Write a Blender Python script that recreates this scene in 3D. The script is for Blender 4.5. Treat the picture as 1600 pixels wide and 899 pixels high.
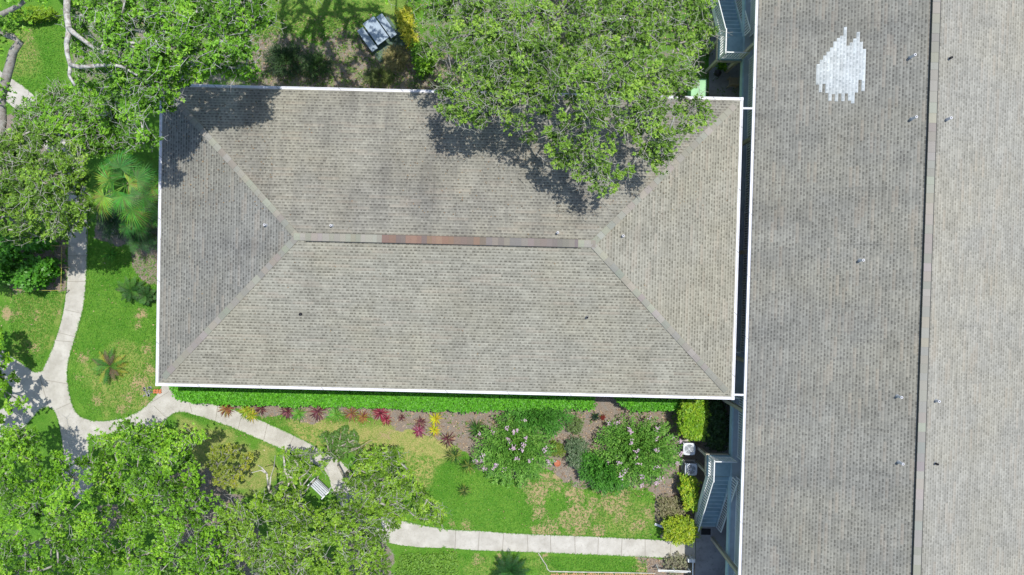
import bpy, math, random
import numpy as np
from mathutils import Matrix, Vector
R_ = math.radians
for o in list(bpy.data.objects): bpy.data.objects.remove(o)
scene = bpy.context.scene
COL = scene.collection

# ------------------------------------------------------------------ camera
CAM_H = 39.0; FPX = 1067.0; ROLL = R_(1.38); TILT = R_(-1.0)
cam_d = bpy.data.cameras.new('camera'); cam = bpy.data.objects.new('camera', cam_d); COL.objects.link(cam)
cam.location = (0, 0, CAM_H); cam.rotation_euler = (TILT, 0, ROLL)
cam_d.sensor_width = 36.0; cam_d.lens = 36.0*FPX/1600.0; cam_d.clip_start = 0.5; cam_d.clip_end = 2500
scene.camera = cam
scene.render.resolution_x = 1024; scene.render.resolution_y = 575
CR = (Matrix.Rotation(ROLL, 3, 'Z') @ Matrix.Rotation(TILT, 3, 'X'))
def P(px, py, z=0.0):
    d = CR @ Vector(((px-800)/FPX, -(py-449.5)/FPX, -1.0))
    t = (z-CAM_H)/d.z
    return np.array((d.x*t, d.y*t, z))
# ------------------------------------------------------------------ light
SUNV = Vector((0.23, 0.23, 1.0)).normalized()
w = bpy.data.worlds.new('World'); scene.world = w; w.use_nodes = True
wn = w.node_tree; bg = wn.nodes['Background']; sky = wn.nodes.new('ShaderNodeTexSky')
sky.sky_type = 'NISHITA'; sky.sun_disc = False
sky.sun_elevation = math.asin(SUNV.z); sky.sun_rotation = math.atan2(SUNV.x, SUNV.y)
wn.links.new(sky.outputs[0], bg.inputs[0]); bg.inputs[1].default_value = 0.15
sl = bpy.data.lights.new('sun', 'SUN'); sl.energy = 3.8; sl.angle = R_(0.53); sl.color = (1.0, 0.965, 0.90)
so = bpy.data.objects.new('sun', sl); COL.objects.link(so); so.rotation_euler = SUNV.to_track_quat('Z', 'Y').to_euler(); so.location = (20, 20, 60)
scene.view_settings.view_transform = 'Standard'; scene.view_settings.look = 'None'
scene.view_settings.gamma = 1.0; scene.view_settings.exposure = 0.22
scene.view_settings.use_curve_mapping = False

# ------------------------------------------------------------------ node helper
class NT:
    def __init__(s, name):
        s.m = bpy.data.materials.new(name); s.m.use_nodes = True; s.t = s.m.node_tree
        s.b = s.t.nodes['Principled BSDF']; s.out = s.t.nodes['Material Output']
        s.b.inputs['Roughness'].default_value = 0.85
        s.b.inputs['Specular IOR Level'].default_value = 0.25
    def n(s, kind, **kw):
        x = s.t.nodes.new(kind)
        for k, v in kw.items(): setattr(x, k, v)
        return x
    def set(s, sock, v):
        if isinstance(v, bpy.types.NodeSocket): s.t.links.new(v, sock)
        elif isinstance(v, (tuple, list)):
            sock.default_value = tuple(v)+((1,) if len(v) == 3 and sock.type == 'RGBA' else ())
        else: sock.default_value = v
    def M(s, op, a, b=None, c=None):
        x = s.n('ShaderNodeMath', operation=op); s.set(x.inputs[0], a)
        if b is not None: s.set(x.inputs[1], b)
        if c is not None: s.set(x.inputs[2], c)
        return x.outputs[0]
    def mix(s, f, a, b, mode='MIX'):
        x = s.n('ShaderNodeMix', data_type='RGBA', blend_type=mode)
        s.set(x.inputs[0], f); s.set(x.inputs[6], a); s.set(x.inputs[7], b); return x.outputs[2]
    def xyz(s, x, y, z=0.0):
        c = s.n('ShaderNodeCombineXYZ'); s.set(c.inputs[0], x); s.set(c.inputs[1], y); s.set(c.inputs[2], z); return c.outputs[0]
    def sep(s, v):
        c = s.n('ShaderNodeSeparateXYZ'); s.set(c.inputs[0], v); return c.outputs
    def wn(s, v):
        x = s.n('ShaderNodeTexWhiteNoise', noise_dimensions='3D'); s.set(x.inputs[0], v); return x.outputs[0]
    def noise(s, v, sc, det=3, rough=0.6):
        x = s.n('ShaderNodeTexNoise'); s.set(x.inputs['Vector'], v); x.inputs['Scale'].default_value = sc
        x.inputs['Detail'].default_value = det; x.inputs['Roughness'].default_value = rough; return x.outputs[0]
    def ramp(s, v, lo, hi, a=0.0, b=1.0):
        x = s.n('ShaderNodeMapRange'); s.set(x.inputs[0], v)
        for i, q in enumerate((lo, hi, a, b)): s.set(x.inputs[i+1], q)
        return x.outputs[0]
    def attr(s, name): return s.n('ShaderNodeAttribute', attribute_name=name).outputs
    def obj(s): return s.n('ShaderNodeTexCoord').outputs['Object']
    def uv(s): return s.n('ShaderNodeTexCoord').outputs['UV']
    def bump(s, h, d=0.02, st=0.6):
        x = s.n('ShaderNodeBump'); s.set(x.inputs['Height'], h); x.inputs['Distance'].default_value = d
        x.inputs['Strength'].default_value = st; s.t.links.new(x.outputs[0], s.b.inputs['Normal'])
    def col(s, v): s.set(s.b.inputs['Base Color'], v)
MATS = {}
def plain(name, rgb, rough=0.6, var=0.12, sc=3.0, metal=0.0, spec=0.3):
    if name in MATS: return MATS[name]
    m = NT(name); o = m.obj()
    f = m.ramp(m.noise(o, sc, 4), 0.3, 0.7, 1-var, 1+var)
    m.col(m.mix(1.0, rgb, m.xyz(f, f, f), 'MULTIPLY'))
    m.b.inputs['Roughness'].default_value = rough; m.b.inputs['Metallic'].default_value = metal
    m.b.inputs['Specular IOR Level'].default_value = spec
    MATS[name] = m.m; return m.m

# shingles: UV in metres, u along the eave, v down the slope
def shingle(name, light, dark, stain, stain_amt, warm=(0.36, 0.31, 0.25)):
    m = NT(name); u, v, _ = m.sep(m.uv())
    rv = m.M('DIVIDE', v, 0.143); row = m.M('FLOOR', rv); fv = m.M('FRACT', rv)
    r1 = m.wn(m.xyz(row, 3.3)); alt = m.M('MODULO', m.M('ABSOLUTE', row), 2.0)
    uu = m.M('ADD', m.M('DIVIDE', u, 0.205), m.M('ADD', m.M('MULTIPLY', alt, 0.5), m.M('MULTIPLY', r1, 0.35)))
    uu = m.M('ADD', uu, m.M('MULTIPLY', m.noise(m.xyz(u, m.M('MULTIPLY', row, 7.1)), 1.3, 1), 0.9))
    cell = m.M('FLOOR', uu); fu = m.M('FRACT', uu)
    r2 = m.wn(m.xyz(cell, row, 1.0)); r3 = m.wn(m.xyz(cell, row, 5.0)); r4 = m.wn(m.xyz(cell, row, 9.0))
    width = m.ramp(r2, 0, 1, 0.38, 0.78)
    inside = m.M('LESS_THAN', fu, width)
    vin = m.M('GREATER_THAN', fv, 0.45)
    amt = m.M('MULTIPLY', m.M('MULTIPLY', inside, vin), m.ramp(r3, 0.0, 1.0, 0.15, 0.95))
    line = m.M('MULTIPLY', m.M('GREATER_THAN', fv, 0.72), 0.34)
    amt = m.M('MINIMUM', m.M('ADD', amt, line), 1.0)
    # individual shingle strips ~1 m
    sh = m.wn(m.xyz(m.M('FLOOR', m.M('ADD', m.M('DIVIDE', u, 0.98), m.M('MULTIPLY', r1, 5.0))), row, 2.0))
    sh2 = m.wn(m.xyz(m.M('FLOOR', m.M('ADD', m.M('DIVIDE', u, 0.98), m.M('MULTIPLY', r1, 5.0))), row, 8.0))
    base = m.mix(amt, light, dark)
    f = m.M('MULTIPLY', m.ramp(sh, 0, 1, 0.91, 1.08), m.ramp(r4, 0, 1, 0.90, 1.10))
    base = m.mix(1.0, base, m.xyz(f, f, f), 'MULTIPLY')
    base = m.mix(m.ramp(sh2, 0.80, 1.0, 0.0, 0.30), base, warm)
    st = m.M('MULTIPLY', m.ramp(m.noise(m.xyz(m.M('MULTIPLY', u, 1.0), m.M('MULTIPLY', v, 0.33)), 0.55, 5, 0.62), 0.44, 0.72), stain_amt)
    base = m.mix(st, base, m.mix(1.0, base, stain, 'MULTIPLY'))
    st2 = m.ramp(m.noise(m.xyz(m.M('MULTIPLY', u, 3.2), m.M('MULTIPLY', v, 0.35)), 1.1, 3, 0.6), 0.62, 0.80, 0, stain_amt*0.7)
    base = m.mix(st2, base, m.mix(1.0, base, stain, 'MULTIPLY'))
    tan = m.ramp(m.noise(m.uv(), 0.23, 3), 0.42, 0.62)
    base = m.mix(m.M('MULTIPLY', tan, 0.5), base, m.mix(1.0, base, (1.06, 1.02, 0.92), 'MULTIPLY'))
    st3 = m.ramp(m.noise(m.xyz(m.M('MULTIPLY', u, 5.0), m.M('MULTIPLY', v, 0.22)), 1.0, 4, 0.7), 0.56, 0.74, 0, 0.75)
    base = m.mix(m.M('MULTIPLY', st3, stain_amt), base, m.mix(1.0, base, (0.55, 0.55, 0.58), 'MULTIPLY'))
    lich = m.ramp(m.noise(m.uv(), 5.0, 4, .75), 0.70, 0.76, 0, 0.35); base = m.mix(lich, base, (0.36, 0.35, 0.30))
    g = m.ramp(m.noise(m.uv(), 60, 2), 0.3, 0.7, 0.90, 1.10)
    base = m.mix(1.0, base, m.xyz(g, g, g), 'MULTIPLY')
    m.col(base); m.b.inputs['Roughness'].default_value = 0.95; m.b.inputs['Specular IOR Level'].default_value = 0.1
    hgt = m.M('ADD', fv, m.M('MULTIPLY', inside, -0.6)); m.bump(hgt, 0.008, 0.5)
    return m.m
def attr_mat(name, rough=0.85, transl=0.0, attr='col', sc=8, var=0.1, spec=0.2):
    m = NT(name); c = m.attr(attr)[0]
    f = m.ramp(m.noise(m.obj(), sc, 3), 0.3, 0.7, 1-var, 1+var)
    c = m.mix(1.0, c, m.xyz(f, f, f), 'MULTIPLY'); m.col(c)
    m.b.inputs['Roughness'].default_value = rough; m.b.inputs['Specular IOR Level'].default_value = spec
    if transl:
        tr = m.n('ShaderNodeBsdfTranslucent'); m.set(tr.inputs[0], m.mix(1.0, c, (1.15, 1.25, 0.5), 'MULTIPLY'))
        mx = m.n('ShaderNodeMixShader'); mx.inputs[0].default_value = transl
        m.t.links.new(m.b.outputs[0], mx.inputs[1]); m.t.links.new(tr.outputs[0], mx.inputs[2]); m.t.links.new(mx.outputs[0], m.out.inputs[0])
    return m.m
LEAF = attr_mat('leaf', 0.45, 0.20, var=0.05, spec=0.35)
BLADE = attr_mat('blade_leaf', 0.6, 0.2, var=0.05, spec=0.4)
PETAL = attr_mat('petal', 0.7, 0.2)
CAPS = attr_mat('shingle_cap', 0.95, 0.0, sc=40, var=0.12, spec=0.1)
mb_ = NT('bark'); o_ = mb_.obj(); cb_ = mb_.mix(mb_.ramp(mb_.noise(o_, 6, 5, 0.7), 0.42, 0.62), mb_.attr('col')[0], (0.24, 0.21, 0.18))
mb_.col(mb_.mix(mb_.ramp(mb_.noise(o_, 2.2, 3), 0.55, 0.7, 0, 0.6), cb_, (0.42, 0.44, 0.40))); mb_.bump(mb_.noise(o_, 25, 4), 0.02, 0.6); BARK = mb_.m

# ------------------------------------------------------------------ object helpers
def tag(o, label=None, cat=None, group=None, kind=None):
    if label: o['label'] = label
    if cat: o['category'] = cat
    if group: o['group'] = group
    if kind: o['kind'] = kind
    return o
def empty(name, loc, label, cat, group=None):
    o = bpy.data.objects.new(name, None); COL.objects.link(o); o.location = loc; o.empty_display_size = 0.3
    return tag(o, label, cat, group)
class MB:
    def __init__(s): s.v = []; s.f = []; s.c = []; s.uv = []; s.cur = (0.5, 0.5, 0.5); s.nv = 0; s.arr = []
    def add(s, vs, fs, uvs=None):
        b = s.nv; vs = [tuple(map(float, q)) for q in vs]; s.v += vs; s.nv += len(vs)
        s.c += [s.cur]*len(vs)
        for i, f in enumerate(fs):
            s.f.append([b+j for j in f]); s.uv.append(uvs[i] if uvs else None)
        return s
    def quad(s, a, b, c, d, uv=None): return s.add([a, b, c, d], [(0, 1, 2, 3)], [uv] if uv else None)
    def box(s, c, d, rz=0.0, rot=None):
        x, y, z = d[0]/2, d[1]/2, d[2]/2
        vs = [Vector((sx*x, sy*y, sz*z)) for sz in (-1, 1) for sy in (-1, 1) for sx in (-1, 1)]
        m = rot if rot is not None else Matrix.Rotation(rz, 3, 'Z')
        vs = [m @ q + Vector(c) for q in vs]
        return s.add(vs, [(0, 2, 3, 1), (4, 5, 7, 6), (0, 1, 5, 4), (2, 6, 7, 3), (0, 4, 6, 2), (1, 3, 7, 5)])
    def box2(s, a, b):
        return s.box([(a[i]+b[i])/2 for i in range(3)], [abs(b[i]-a[i]) for i in range(3)])
    def bar(s, a, b, w, h=None):
        a = Vector(a); b = Vector(b); d = b-a; h = h or w
        q = d.to_track_quat('Z', 'Y').to_matrix() if abs(d.normalized().z) < 0.999 else Matrix.Identity(3)
        return s.box((a+b)/2, (w, h, d.length), rot=q)
    def tube(s, pts, rad, n=6, cap=True):
        pts = [Vector(p) for p in pts]; vs = []; fs = []
        for i, p in enumerate(pts):
            d = (pts[min(i+1, len(pts)-1)]-pts[max(i-1, 0)])
            if d.length < 1e-6: d = Vector((0, 0, 1))
            d.normalize(); a = d.cross(Vector((0.13, 0.31, 0.94))); 
            if a.length < 0.05: a = d.cross(Vector((1, 0, 0)))
            a.normalize(); b = d.cross(a)
            r = rad[i] if hasattr(rad, '__len__') else rad
            for k in range(n):
                t = 2*math.pi*k/n; vs.append(p+(a*math.cos(t)+b*math.sin(t))*r)
        for i in range(len(pts)-1):
            for k in range(n):
                fs.append((i*n+k, i*n+(k+1) % n, (i+1)*n+(k+1) % n, (i+1)*n+k))
        if cap: fs.append(tuple(range(n))[::-1]); fs.append(tuple((len(pts)-1)*n+k for k in range(n)))
        return s.add(vs, fs)
    def lathe(s, c, prof, n=20):
        vs = [(c[0]+r*math.cos(2*math.pi*k/n), c[1]+r*math.sin(2*math.pi*k/n), c[2]+z) for r, z in prof for k in range(n)]
        fs = [(i*n+k, i*n+(k+1) % n, (i+1)*n+(k+1) % n, (i+1)*n+k) for i in range(len(prof)-1) for k in range(n)]
        fs.append(tuple((len(prof)-1)*n+k for k in range(n))); return s.add(vs, fs)
    def build(s, name, mat, parent=None, smooth=False, bevel=0.0):
        me = bpy.data.meshes.new(name); o3 = np.zeros(3)
        v = s.v
        if parent is not None:
            l = parent.matrix_basis.translation; v = [(a-l[0], b-l[1], c-l[2]) for a, b, c in v]
        me.from_pydata(v, [], s.f); me.materials.append(mat)
        ca = me.color_attributes.new('col', 'FLOAT_COLOR', 'POINT')
        ca.data.foreach_set('color', np.array([(*c, 1) for c in s.c], dtype=np.float32).ravel())
        if any(u is not None for u in s.uv):
            ul = me.uv_layers.new(name='UVMap'); k = 0; data = np.zeros((len(me.loops), 2), dtype=np.float32)
            for f, u in zip(s.f, s.uv):
                if u: data[k:k+len(f)] = u
                k += len(f)
            ul.data.foreach_set('uv', data.ravel())
        if smooth: me.polygons.foreach_set('use_smooth', [True]*len(me.polygons))
        o = bpy.data.objects.new(name, me); COL.objects.link(o)
        if parent is not None: o.parent = parent
        if bevel:
            b = o.modifiers.new('bevel', 'BEVEL'); b.width = bevel; b.segments = 2; b.limit_method = 'ANGLE'
        return o
def np_mesh(name, V, F, C, mat, parent=None, smooth=False):
    """V (n,3), F (m,k) same k, C (n,3)"""
    if parent is not None: V = V-np.array(parent.location)
    me = bpy.data.meshes.new(name); k = F.shape[1]
    me.vertices.add(len(V)); me.vertices.foreach_set('co', V.astype(np.float32).ravel())
    me.loops.add(F.size); me.loops.foreach_set('vertex_index', F.astype(np.int32).ravel())
    me.polygons.add(len(F)); me.polygons.foreach_set('loop_start', np.arange(0, F.size, k, dtype=np.int32))
    me.update(calc_edges=True)
    if smooth: me.polygons.foreach_set('use_smooth', np.ones(len(F), dtype=bool))
    ca = me.color_attributes.new('col', 'FLOAT_COLOR', 'POINT')
    ca.data.foreach_set('color', np.concatenate([C, np.ones((len(C), 1))], 1).astype(np.float32).ravel())
    me.materials.append(mat); me.validate()
    o = bpy.data.objects.new(name, me); COL.objects.link(o)
    if parent is not None: o.parent = parent
    return o
def copy_tree(o, parent=None):
    c = o.copy(); COL.objects.link(c); c.parent = parent
    for ch in [q for q in o.children]: copy_tree(ch, c)
    return c
def poly_dist(X, Y, poly):
    """signed distance (positive inside)"""
    poly = np.asarray(poly, float); n = len(poly); ins = np.zeros(X.shape, bool); d = np.full(X.shape, 1e9)
    for i in range(n):
        x1, y1 = poly[i]; x2, y2 = poly[(i+1) % n]
        cond = ((y1 > Y) != (y2 > Y)); den = (y2-y1) if abs(y2-y1) > 1e-9 else 1e-9
        ins ^= cond & (X < (x2-x1)*(Y-y1)/den+x1)
        L = (x2-x1)**2+(y2-y1)**2+1e-12; t = np.clip(((X-x1)*(x2-x1)+(Y-y1)*(y2-y1))/L, 0, 1)
        d = np.minimum(d, np.hypot(X-x1-t*(x2-x1), Y-y1-t*(y2-y1)))
    return np.where(ins, d, -d)
def vnoise(X, Y, sc, seed=0):
    r = np.random.RandomState(seed).rand(256, 256); x = X*sc+37.2; y = Y*sc+11.9
    xi = np.floor(x).astype(int); yi = np.floor(y).astype(int); fx = x-xi; fy = y-yi
    fx = fx*fx*(3-2*fx); fy = fy*fy*(3-2*fy); g = lambda a, b: r[a % 256, b % 256]
    return (g(xi, yi)*(1-fx)+g(xi+1, yi)*fx)*(1-fy)+(g(xi, yi+1)*(1-fx)+g(xi+1, yi+1)*fx)*fy
def sstep(x, a, b):
    t = np.clip((x-a)/(b-a), 0, 1); return t*t*(3-2*t)

# ------------------------------------------------------------------ ground
xs = np.concatenate([-np.geomspace(700, 33, 14), np.arange(-32, 27, 0.11), np.geomspace(28, 700, 14)])
ys = np.concatenate([-np.geomspace(700, 20.5, 14), np.arange(-20, 20, 0.11), np.geomspace(20.5, 700, 14)])
GX, GY = np.meshgrid(xs, ys)
wp = lambda pl: [tuple(P(a, b, 0.0)[:2]) for a, b in pl]
warp = (vnoise(GX, GY, 1.1, 3)-.5)*0.7+(vnoise(GX, GY, 3.3, 4)-.5)*0.35
mulch = np.zeros(GX.shape); dry = np.zeros(GX.shape); leafl = np.zeros(GX.shape)
for pl, amt in [
    ([(255, 560), (1130, 560), (1130, 760), (1075, 850), (1030, 846), (1022, 780), (1008, 766), (960, 757), (905, 764), (850, 735), (790, 752), (745, 738), (730, 712), (695, 690), (650, 672), (600, 658), (540, 655), (480, 660), (430, 656), (390, 655), (340, 640), (300, 632)], 1),
    ([(380, 60), (450, 48), (500, 60), (560, 40), (640, 40), (700, 80), (730, 150), (640, 160), (385, 160)], .62),
    ([(-60, 372), (104, 368), (103, 452), (60, 455), (22, 452), (0, 430), (-60, 430)], 1),
    ([(190, 372), (260, 370), (260, 445), (228, 438), (205, 420)], 1),
    ([(-60, 165), (20, 172), (70, 215), (110, 280), (60, 300), (-60, 270)], .9),
    ([(140, 300), (260, 300), (260, 385), (190, 392), (150, 370)], 1),
    ([(640, 60), (700, -60), (1160, -60), (1160, 170), (690, 170)], .42),
    ([(1002, 872), (1040, 868), (1075, 866), (1090, 880), (1085, 960), (1050, 960), (1008, 895)], .9),
    ([(1030, 700), (1140, 620), (1150, 850), (1040, 850)], 1),
    ([(240, 740), (330, 725), (400, 800), (420, 960), (300, 960), (250, 850)], .75),
    ([(150, 790), (190, 780), (200, 830), (160, 840)], .8),
    ([(520, 800), (600, 800), (640, 960), (540, 960)], .6), ([(100, -60), (420, -60), (420, 140), (110, 140)], .5)]:
    mulch = np.maximum(mulch, amt*sstep(poly_dist(GX, GY, wp(pl))+warp*0.9, -0.12, 0.22))
blob = [(846, 762, 16), (852, 745, 10), (868, 755, 16), (838, 778, 15), (842, 803, 13), (897, 772, 18), (908, 784, 12), (925, 785, 12), (950, 785, 18), (905, 806, 26), (888, 816, 16), (918, 798, 14),
        (860, 829, 17), (845, 832, 17), (905, 832, 12), (935, 832, 14), (975, 780, 16), (820, 757, 12), (965, 800, 22), (1000, 820, 14), (1010, 800, 12), (940, 765, 12), (925, 760, 9),
        (52, 492, 13), (90, 487, 8), (220, 492, 12), (215, 510, 9), (230, 545, 12), (218, 600, 20), (200, 620, 15), (235, 575, 12), (230, 630, 12), (150, 625, 14), (130, 560, 16), (122, 590, 8), (190, 640, 14), (50, 545, 14),
        (708, 818, 8), (728, 822, 12), (745, 875, 12), (780, 870, 9), (600, 680, 12), (45, 50, 10), (50, 85, 10), (45, 60, 9), (35, 400, 10), (15, 490, 22),
        (850, 872, 8), (1005, 868, 12), (1000, 890, 10), (610, 100, 22), (640, 110, 18), (525, 90, 12), (480, 78, 14), (650, 80, 14), (700, 125, 14), (560, 130, 10), (520, 110, 10), (500, 60, 10)]
for bx, by, br in blob:
    c = P(bx, by); rr = br*0.0365*(.88 if 810 < bx < 1020 else .62)
    d = rr-np.hypot(GX-c[0], GY-c[1]); dry = np.maximum(dry, sstep(d+warp*0.9*min(1, rr), -0.45, 0.45))
# olive, thin grass right of the small path and other lightly dry areas
thin = np.zeros(GX.shape)
for pl, amt in [([(400, 650), (700, 655), (725, 715), (690, 735), (660, 760), (600, 720), (560, 720), (500, 700), (445, 672)], 1),
                ([(110, 565), (245, 530), (250, 605), (215, 640), (150, 650)], .6), ([(270, 645), (330, 662), (420, 700), (450, 740), (340, 790), (280, 700)], .75),
                ([(940, 755), (1022, 770), (1022, 842), (920, 838)], .6), ([(15, 30), (60, 30), (60, 110), (15, 120)], .6), ([(20, 460), (100, 460), (62, 580), (20, 560)], .55),
                ([(400, -40), (640, -40), (640, 60), (400, 60)], .35), ([(830, 868), (860, 868), (870, 899), (720, 899), (720, 880)], .4)]:
    thin = np.maximum(thin, amt*sstep(poly_dist(GX, GY, wp(pl))+warp*1.6, -0.3, 0.5))
zz = (vnoise(GX, GY, 0.35, 8)-.5)*0.05+(vnoise(GX, GY, 2.5, 9)-.5)*0.018
zz = np.where(np.hypot(GX, GY) > 45, -0.05, zz)-0.02
ny, nx = GX.shape; idx = np.arange(nx*ny).reshape(ny, nx)
GF = np.stack([idx[:-1, :-1], idx[:-1, 1:], idx[1:, 1:], idx[1:, :-1]], -1).reshape(-1, 4)
g = NT('ground_mix'); o_ = g.obj(); A = g.attr('col')[0]; sr = g.n('ShaderNodeSeparateColor'); g.set(sr.inputs[0], A)
n1 = g.noise(o_, 0.7, 4); n2 = g.noise(o_, 3.0, 4); n3 = g.noise(o_, 16, 3, .7); n4 = g.noise(o_, 45, 2, .7)
grass = g.mix(g.ramp(n1, .36, .66), (0.10, 0.29, 0.020), (0.185, 0.385, 0.042))
grass = g.mix(g.ramp(n3, .35, .68), g.mix(1.0, grass, (.66, .72, .7), 'MULTIPLY'), grass)
grass = g.mix(g.ramp(n4, .35, .65), g.mix(1.0, grass, (.68, .72, .6), 'MULTIPLY'), g.mix(1.0, grass, (1.25, 1.15, 1.3), 'MULTIPLY'))
grass = g.mix(g.ramp(n2, .56, .74, 0, .45), grass, (0.19, 0.34, 0.05))
thinc = g.mix(g.ramp(n3, .34, .60), (0.21, 0.30, 0.05), (0.50, 0.42, 0.17))
tf = g.M('MULTIPLY', sr.outputs[2], g.ramp(g.M('ADD', n2, g.M('MULTIPLY', n4, .35)), .42, .76, .30, 1.0))
grass = g.mix(tf, grass, thinc)
dryc = g.mix(g.ramp(n4, .3, .7), (0.52, 0.40, 0.23), (0.36, 0.28, 0.13))
dryc = g.mix(g.ramp(n3, .60, .72, 0, .6), dryc, (0.16, 0.22, 0.06))
df = g.ramp(g.M('ADD', g.M('ADD', sr.outputs[1], g.M('MULTIPLY', g.M('SUBTRACT', n3, .5), 1.5)), g.M('MULTIPLY', g.M('SUBTRACT', g.noise(o_, 2.6, 5, .75), .5), 2.6)), .42, .75)
grass = g.mix(df, grass, dryc)
mul = g.mix(g.ramp(n4, .32, .70), (0.14, 0.11, 0.085), (0.46, 0.37, 0.29))
mul = g.mix(g.ramp(n2, .45, .7, 0, .8), mul, g.mix(g.ramp(n4, .35, .65), (0.19, 0.18, 0.165), (0.34, 0.33, 0.30)))
mul = g.mix(g.ramp(g.noise(o_, 9, 4), .62, .72, 0, .6), mul, (0.13, 0.19, 0.05))
mf = g.ramp(g.M('ADD', g.M('ADD', sr.outputs[0], g.M('MULTIPLY', g.M('SUBTRACT', n3, .5), .8)), g.M('MULTIPLY', g.M('SUBTRACT', n2, .5), 1.0)), .40, .62)
g.col(g.mix(mf, grass, mul)); g.bump(g.M('ADD', n3, g.M('MULTIPLY', n4, .8)), 0.06, 0.9)
GC = np.stack([mulch, dry, thin], -1).reshape(-1, 3)
gro = np_mesh('ground', np.stack([GX, GY, zz], -1).reshape(-1, 3), GF, GC, g.m, smooth=True); tag(gro, kind='structure')

# paths
cm = NT('concrete_path'); o_ = cm.obj()
cc = cm.mix(cm.ramp(cm.noise(o_, 1.2, 5), .35, .68), (0.39, 0.37, 0.32), (0.55, 0.53, 0.475))
cc = cm.mix(cm.ramp(cm.noise(o_, 7, 4, .7), .55, .74, 0, .6), cc, (0.29, 0.265, 0.22)); cc = cm.mix(cm.ramp(cm.noise(o_, 40, 2), .35, .65, .0, .18), cc, (0.33, 0.31, 0.28))
cm.col(cc); cm.bump(cm.noise(o_, 60, 2), .004, .5); CONC = cm.m
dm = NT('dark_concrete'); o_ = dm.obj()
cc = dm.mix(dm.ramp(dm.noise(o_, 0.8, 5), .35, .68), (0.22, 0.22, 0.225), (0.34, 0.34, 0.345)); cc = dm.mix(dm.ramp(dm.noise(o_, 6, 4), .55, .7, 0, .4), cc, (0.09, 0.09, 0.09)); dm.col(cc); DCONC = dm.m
JOINT = plain('joint', (0.27, 0.25, 0.21), .9)
def smooth_poly(pl, it=2):
    for _ in range(it):
        q = []
        for i in range(len(pl)):
            a = np.array(pl[i], float); b = np.array(pl[(i+1) % len(pl)], float); q += [a*.75+b*.25, a*.25+b*.75]
        pl = q
    return pl
def slab(name, px, z, mat, it=2, bottom=-0.15):
    pl = smooth_poly(px, it) if it else px
    w_ = [P(a, b, z) for a, b in pl]; n = len(w_)
    ar = sum(w_[i][0]*w_[(i+1) % n][1]-w_[(i+1) % n][0]*w_[i][1] for i in range(n))
    if ar < 0: w_ = w_[::-1]
    m = MB(); m.add([tuple(q) for q in w_]+[(q[0], q[1], bottom) for q in w_], [tuple(range(n))]+[(i, n+i, n+(i+1) % n, (i+1) % n) for i in range(n)])
    return tag(m.build(name, mat), kind='structure')
slab('path', [(108, 250), (107, 330), (106, 400), (104, 450), (100, 485), (91, 520), (77, 556), (62, 588), (30, 566), (0, 545), (-60, 510), (-60, 560), (0, 590), (25, 610), (0, 645), (-60, 670), (-60, 715), (0, 684), (34, 671),
     (48, 656), (60, 641), (72, 636), (82, 638), (90, 652), (95, 675), (99, 705), (103, 780), (150, 780), (134, 690), (150, 680), (200, 676), (240, 671), (258, 655), (274, 643), (300, 646), (272, 610), (262, 560), (252, 560), (256, 598), (247, 614), (232, 632), (214, 645), (190, 655), (160, 659), (138, 657),
     (122, 650), (113, 636), (107, 612), (104, 588), (106, 565), (114, 537), (124, 505), (131, 475), (134, 440), (136, 400), (136, 340), (132, 250)], 0.035, CONC, 1)
slab('path', [(262, 575), (264, 600), (275, 620), (295, 630), (337, 631), (400, 654), (447, 675), (482, 692), (510, 708), (540, 725), (552, 755), (580, 790), (620, 812), (660, 822), (705, 828), (705, 857), (640, 855), (590, 845), (545, 808), (520, 770), (512, 738), (490, 724), (462, 712), (400, 684), (350, 663), (300, 647), (272, 640), (255, 620)], 0.031, CONC, 1)
slab('path', [(695, 828), (750, 830), (800, 834), (925, 839), (1025, 844), (1086, 848), (1086, 874), (1037, 872), (950, 868), (800, 862), (740, 860), (695, 856)], 0.039, CONC, 0)
slab('path', [(110, 340), (100, 290), (75, 235), (35, 180), (0, 150), (-60, 110), (-60, 60), (0, 112), (45, 140), (75, 175), (110, 230), (134, 290), (136, 350)], 0.043, CONC, 1)
jm = MB()
for a, b in [((860, 836), (861, 865)), ((824, 834), (825, 863)), ((898, 838), (899, 867)), ((935, 840), (934, 868)), ((972, 842), (971, 870)), ((1008, 843), (1008, 872)), ((1048, 846), (1048, 874)), ((787, 833), (785, 861)), ((749, 831), (747, 860)), ((712, 827), (711, 860))]:
    p, q = P(*a, .0425), P(*b, .0425); jm.bar(p, q, 0.03, 0.006)
for a, b in [((62, 588), (75, 634)), ((88, 640), (110, 630)), ((118, 535), (84, 532)), ((128, 490), (101, 484)), ((264, 612), (235, 630)), ((240, 634), (262, 655)), ((92, 520), (119, 527)), ((136, 400), (106, 400)), ((105, 440), (134, 440)), ((418, 662), (412, 688)), ((340, 635), (337, 656)), ((296, 630), (300, 645)), ((106, 600), (70, 594)), ((460, 681), (448, 704)), ((378, 646), (372, 671))]:
    p, q = P(*a, .0385), P(*b, .0385); jm.bar(p, q, 0.025, 0.006)
tag(jm.build('path_joints', JOINT), kind='structure')
slab('pavement', [(1088, 822), (1130, 822), (1130, 615), (1200, 615), (1180, 960), (1084, 960)], 0.05, DCONC, 0)
slab('pavement', [(1108, -60), (1220, -60), (1210, 160), (1108, 160)], 0.047, DCONC, 0)
slab('pavement', [(1108, 160), (1210, 160), (1190, 615), (1100, 615)], 0.044, DCONC, 0)
ledge = MB(); ledge.bar(P(1086, 836, .06), P(1084, 960, .06), .06, .1)

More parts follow.
